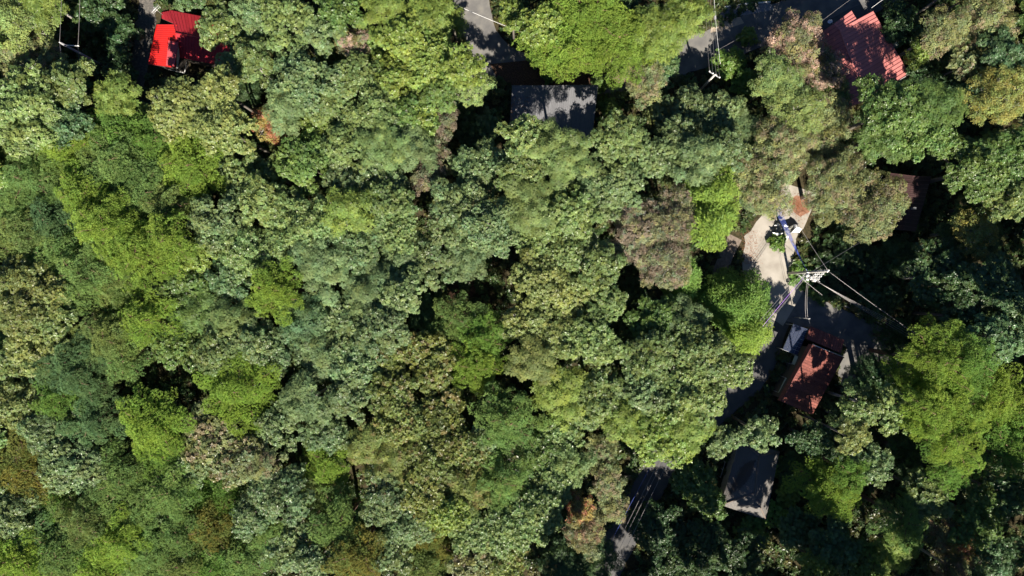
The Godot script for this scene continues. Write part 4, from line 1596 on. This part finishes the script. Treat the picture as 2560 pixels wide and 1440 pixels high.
	M.red = tones(20, Color(0.30, 0.022, 0.032), 0.2, 0.45)  # roof red darkened for the tree shade over the main roof
	M.red_sunlit = tones(24, Color(0.62, 0.022, 0.018), 0.12, 0.4)  # same roof red, lightened for the sun on the wing
	M.red_seam = plain(Color(0.30, 0.018, 0.025), 0.5)
	M.red_flat = tones(28, Color(0.36, 0.06, 0.07), 0.15, 0.55)[0]
	M.pink = tones(30, Color(0.44, 0.155, 0.145), 0.14, 0.6)
	M.pink_seam = plain(Color(0.2, 0.07, 0.075), 0.6)
	M.maroon = tones(34, Color(0.045, 0.025, 0.025), 0.25, 0.6)  # maroon lowered further for the deep shade on this roof
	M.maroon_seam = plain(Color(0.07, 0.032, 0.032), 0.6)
	M.rust = tones(38, Color(0.185, 0.062, 0.05), 0.45, 0.55)
	M.rust_lit = tones(42, Color(0.22, 0.075, 0.07), 0.25, 0.55)  # roof rust lightened for the light on the left slope
	M.rust_seam = plain(Color(0.12, 0.035, 0.03), 0.6)
	M.slate = tones(46, Color(0.105, 0.105, 0.115), 0.18, 0.55)
	M.slate_seam = plain(Color(0.085, 0.087, 0.095), 0.5)
	M.tile = surface(noise_tex(50, 0.04, [[0.0, Color(0.05, 0.05, 0.052)], [0.55, Color(0.13, 0.122, 0.118)], [1.0, Color(0.22, 0.18, 0.14)]]), 0.3, 0.75)
	M.ridge = surface(noise_tex(51, 0.05, [[0.0, Color(0.09, 0.075, 0.07)], [1.0, Color(0.2, 0.16, 0.135)]]), 0.4, 0.8)

func tones(seed_: int, c: Color, spread: float, rough: float) -> Array:
	var out := []
	for k in 3:
		var s := 1.0 + spread * (k - 1) * 0.35
		var t := noise_tex(seed_ + k, 0.03, [[0.0, Color(c.r * s * (1.0 - spread), c.g * s * (1.0 - spread), c.b * s * (1.0 - spread))], [0.55, c * s], [1.0, Color(c.r * s * (1.0 + spread * 0.7), c.g * s * (1.0 + spread), c.b * s * (1.0 + spread))]], 256)
		out.append(surface(t, 0.35, rough))
	return out

func _ready() -> void:
	rng.seed = 20240917
	# camera
	var cam := Camera3D.new()
	cam.name = "camera"
	cam.position = Vector3(0, EYE, 0)
	cam.rotation_degrees = Vector3(-90, 0, 0)
	cam.fov = rad_to_deg(2.0 * atan(HALF * 9.0 / 16.0))
	cam.far = 400.0
	add_child(cam)
	# sky
	var sky := ProceduralSkyMaterial.new()
	sky.sky_top_color = Color(0.30, 0.44, 0.68)
	sky.sky_horizon_color = Color(0.62, 0.72, 0.84)
	sky.sky_curve = 0.15
	sky.ground_bottom_color = Color(0.08, 0.09, 0.07)
	sky.ground_horizon_color = Color(0.62, 0.72, 0.84)
	var env := Environment.new()
	env.background_mode = Environment.BG_SKY
	env.sky = Sky.new()
	env.sky.sky_material = sky
	env.background_energy_multiplier = 0.27
	env.tonemap_mode = Environment.TONE_MAPPER_LINEAR
	env.tonemap_exposure = 2.8
	env.sdfgi_enabled = true
	env.ssao_enabled = true
	env.ssil_enabled = true
	var w := WorldEnvironment.new()
	w.name = "world"
	w.environment = env
	add_child(w)
	# sun: low in the south (the bottom of the picture), shadows fall up and a little to the left
	var sun := DirectionalLight3D.new()
	sun.name = "sun"
	sun.light_energy = 1.6
	sun.light_color = Color(1.0, 0.965, 0.9)
	sun.light_angular_distance = 0.5
	sun.shadow_enabled = true
	add_child(sun)
	sun.look_at_from_position(Vector3.ZERO, Vector3(-0.2, -0.92, -0.98), Vector3.UP)
	make_materials()
	make_sprays()
	lay_ground()
	lay_roads()
	red_house()
	dark_house()
	pink_house()
	maroon_house()
	rust_house()
	hip_house()
	main_pole()
	other_poles()
	torn_sheet()
	grow_trees()
	grow_undergrowth()
	grow_beyond()
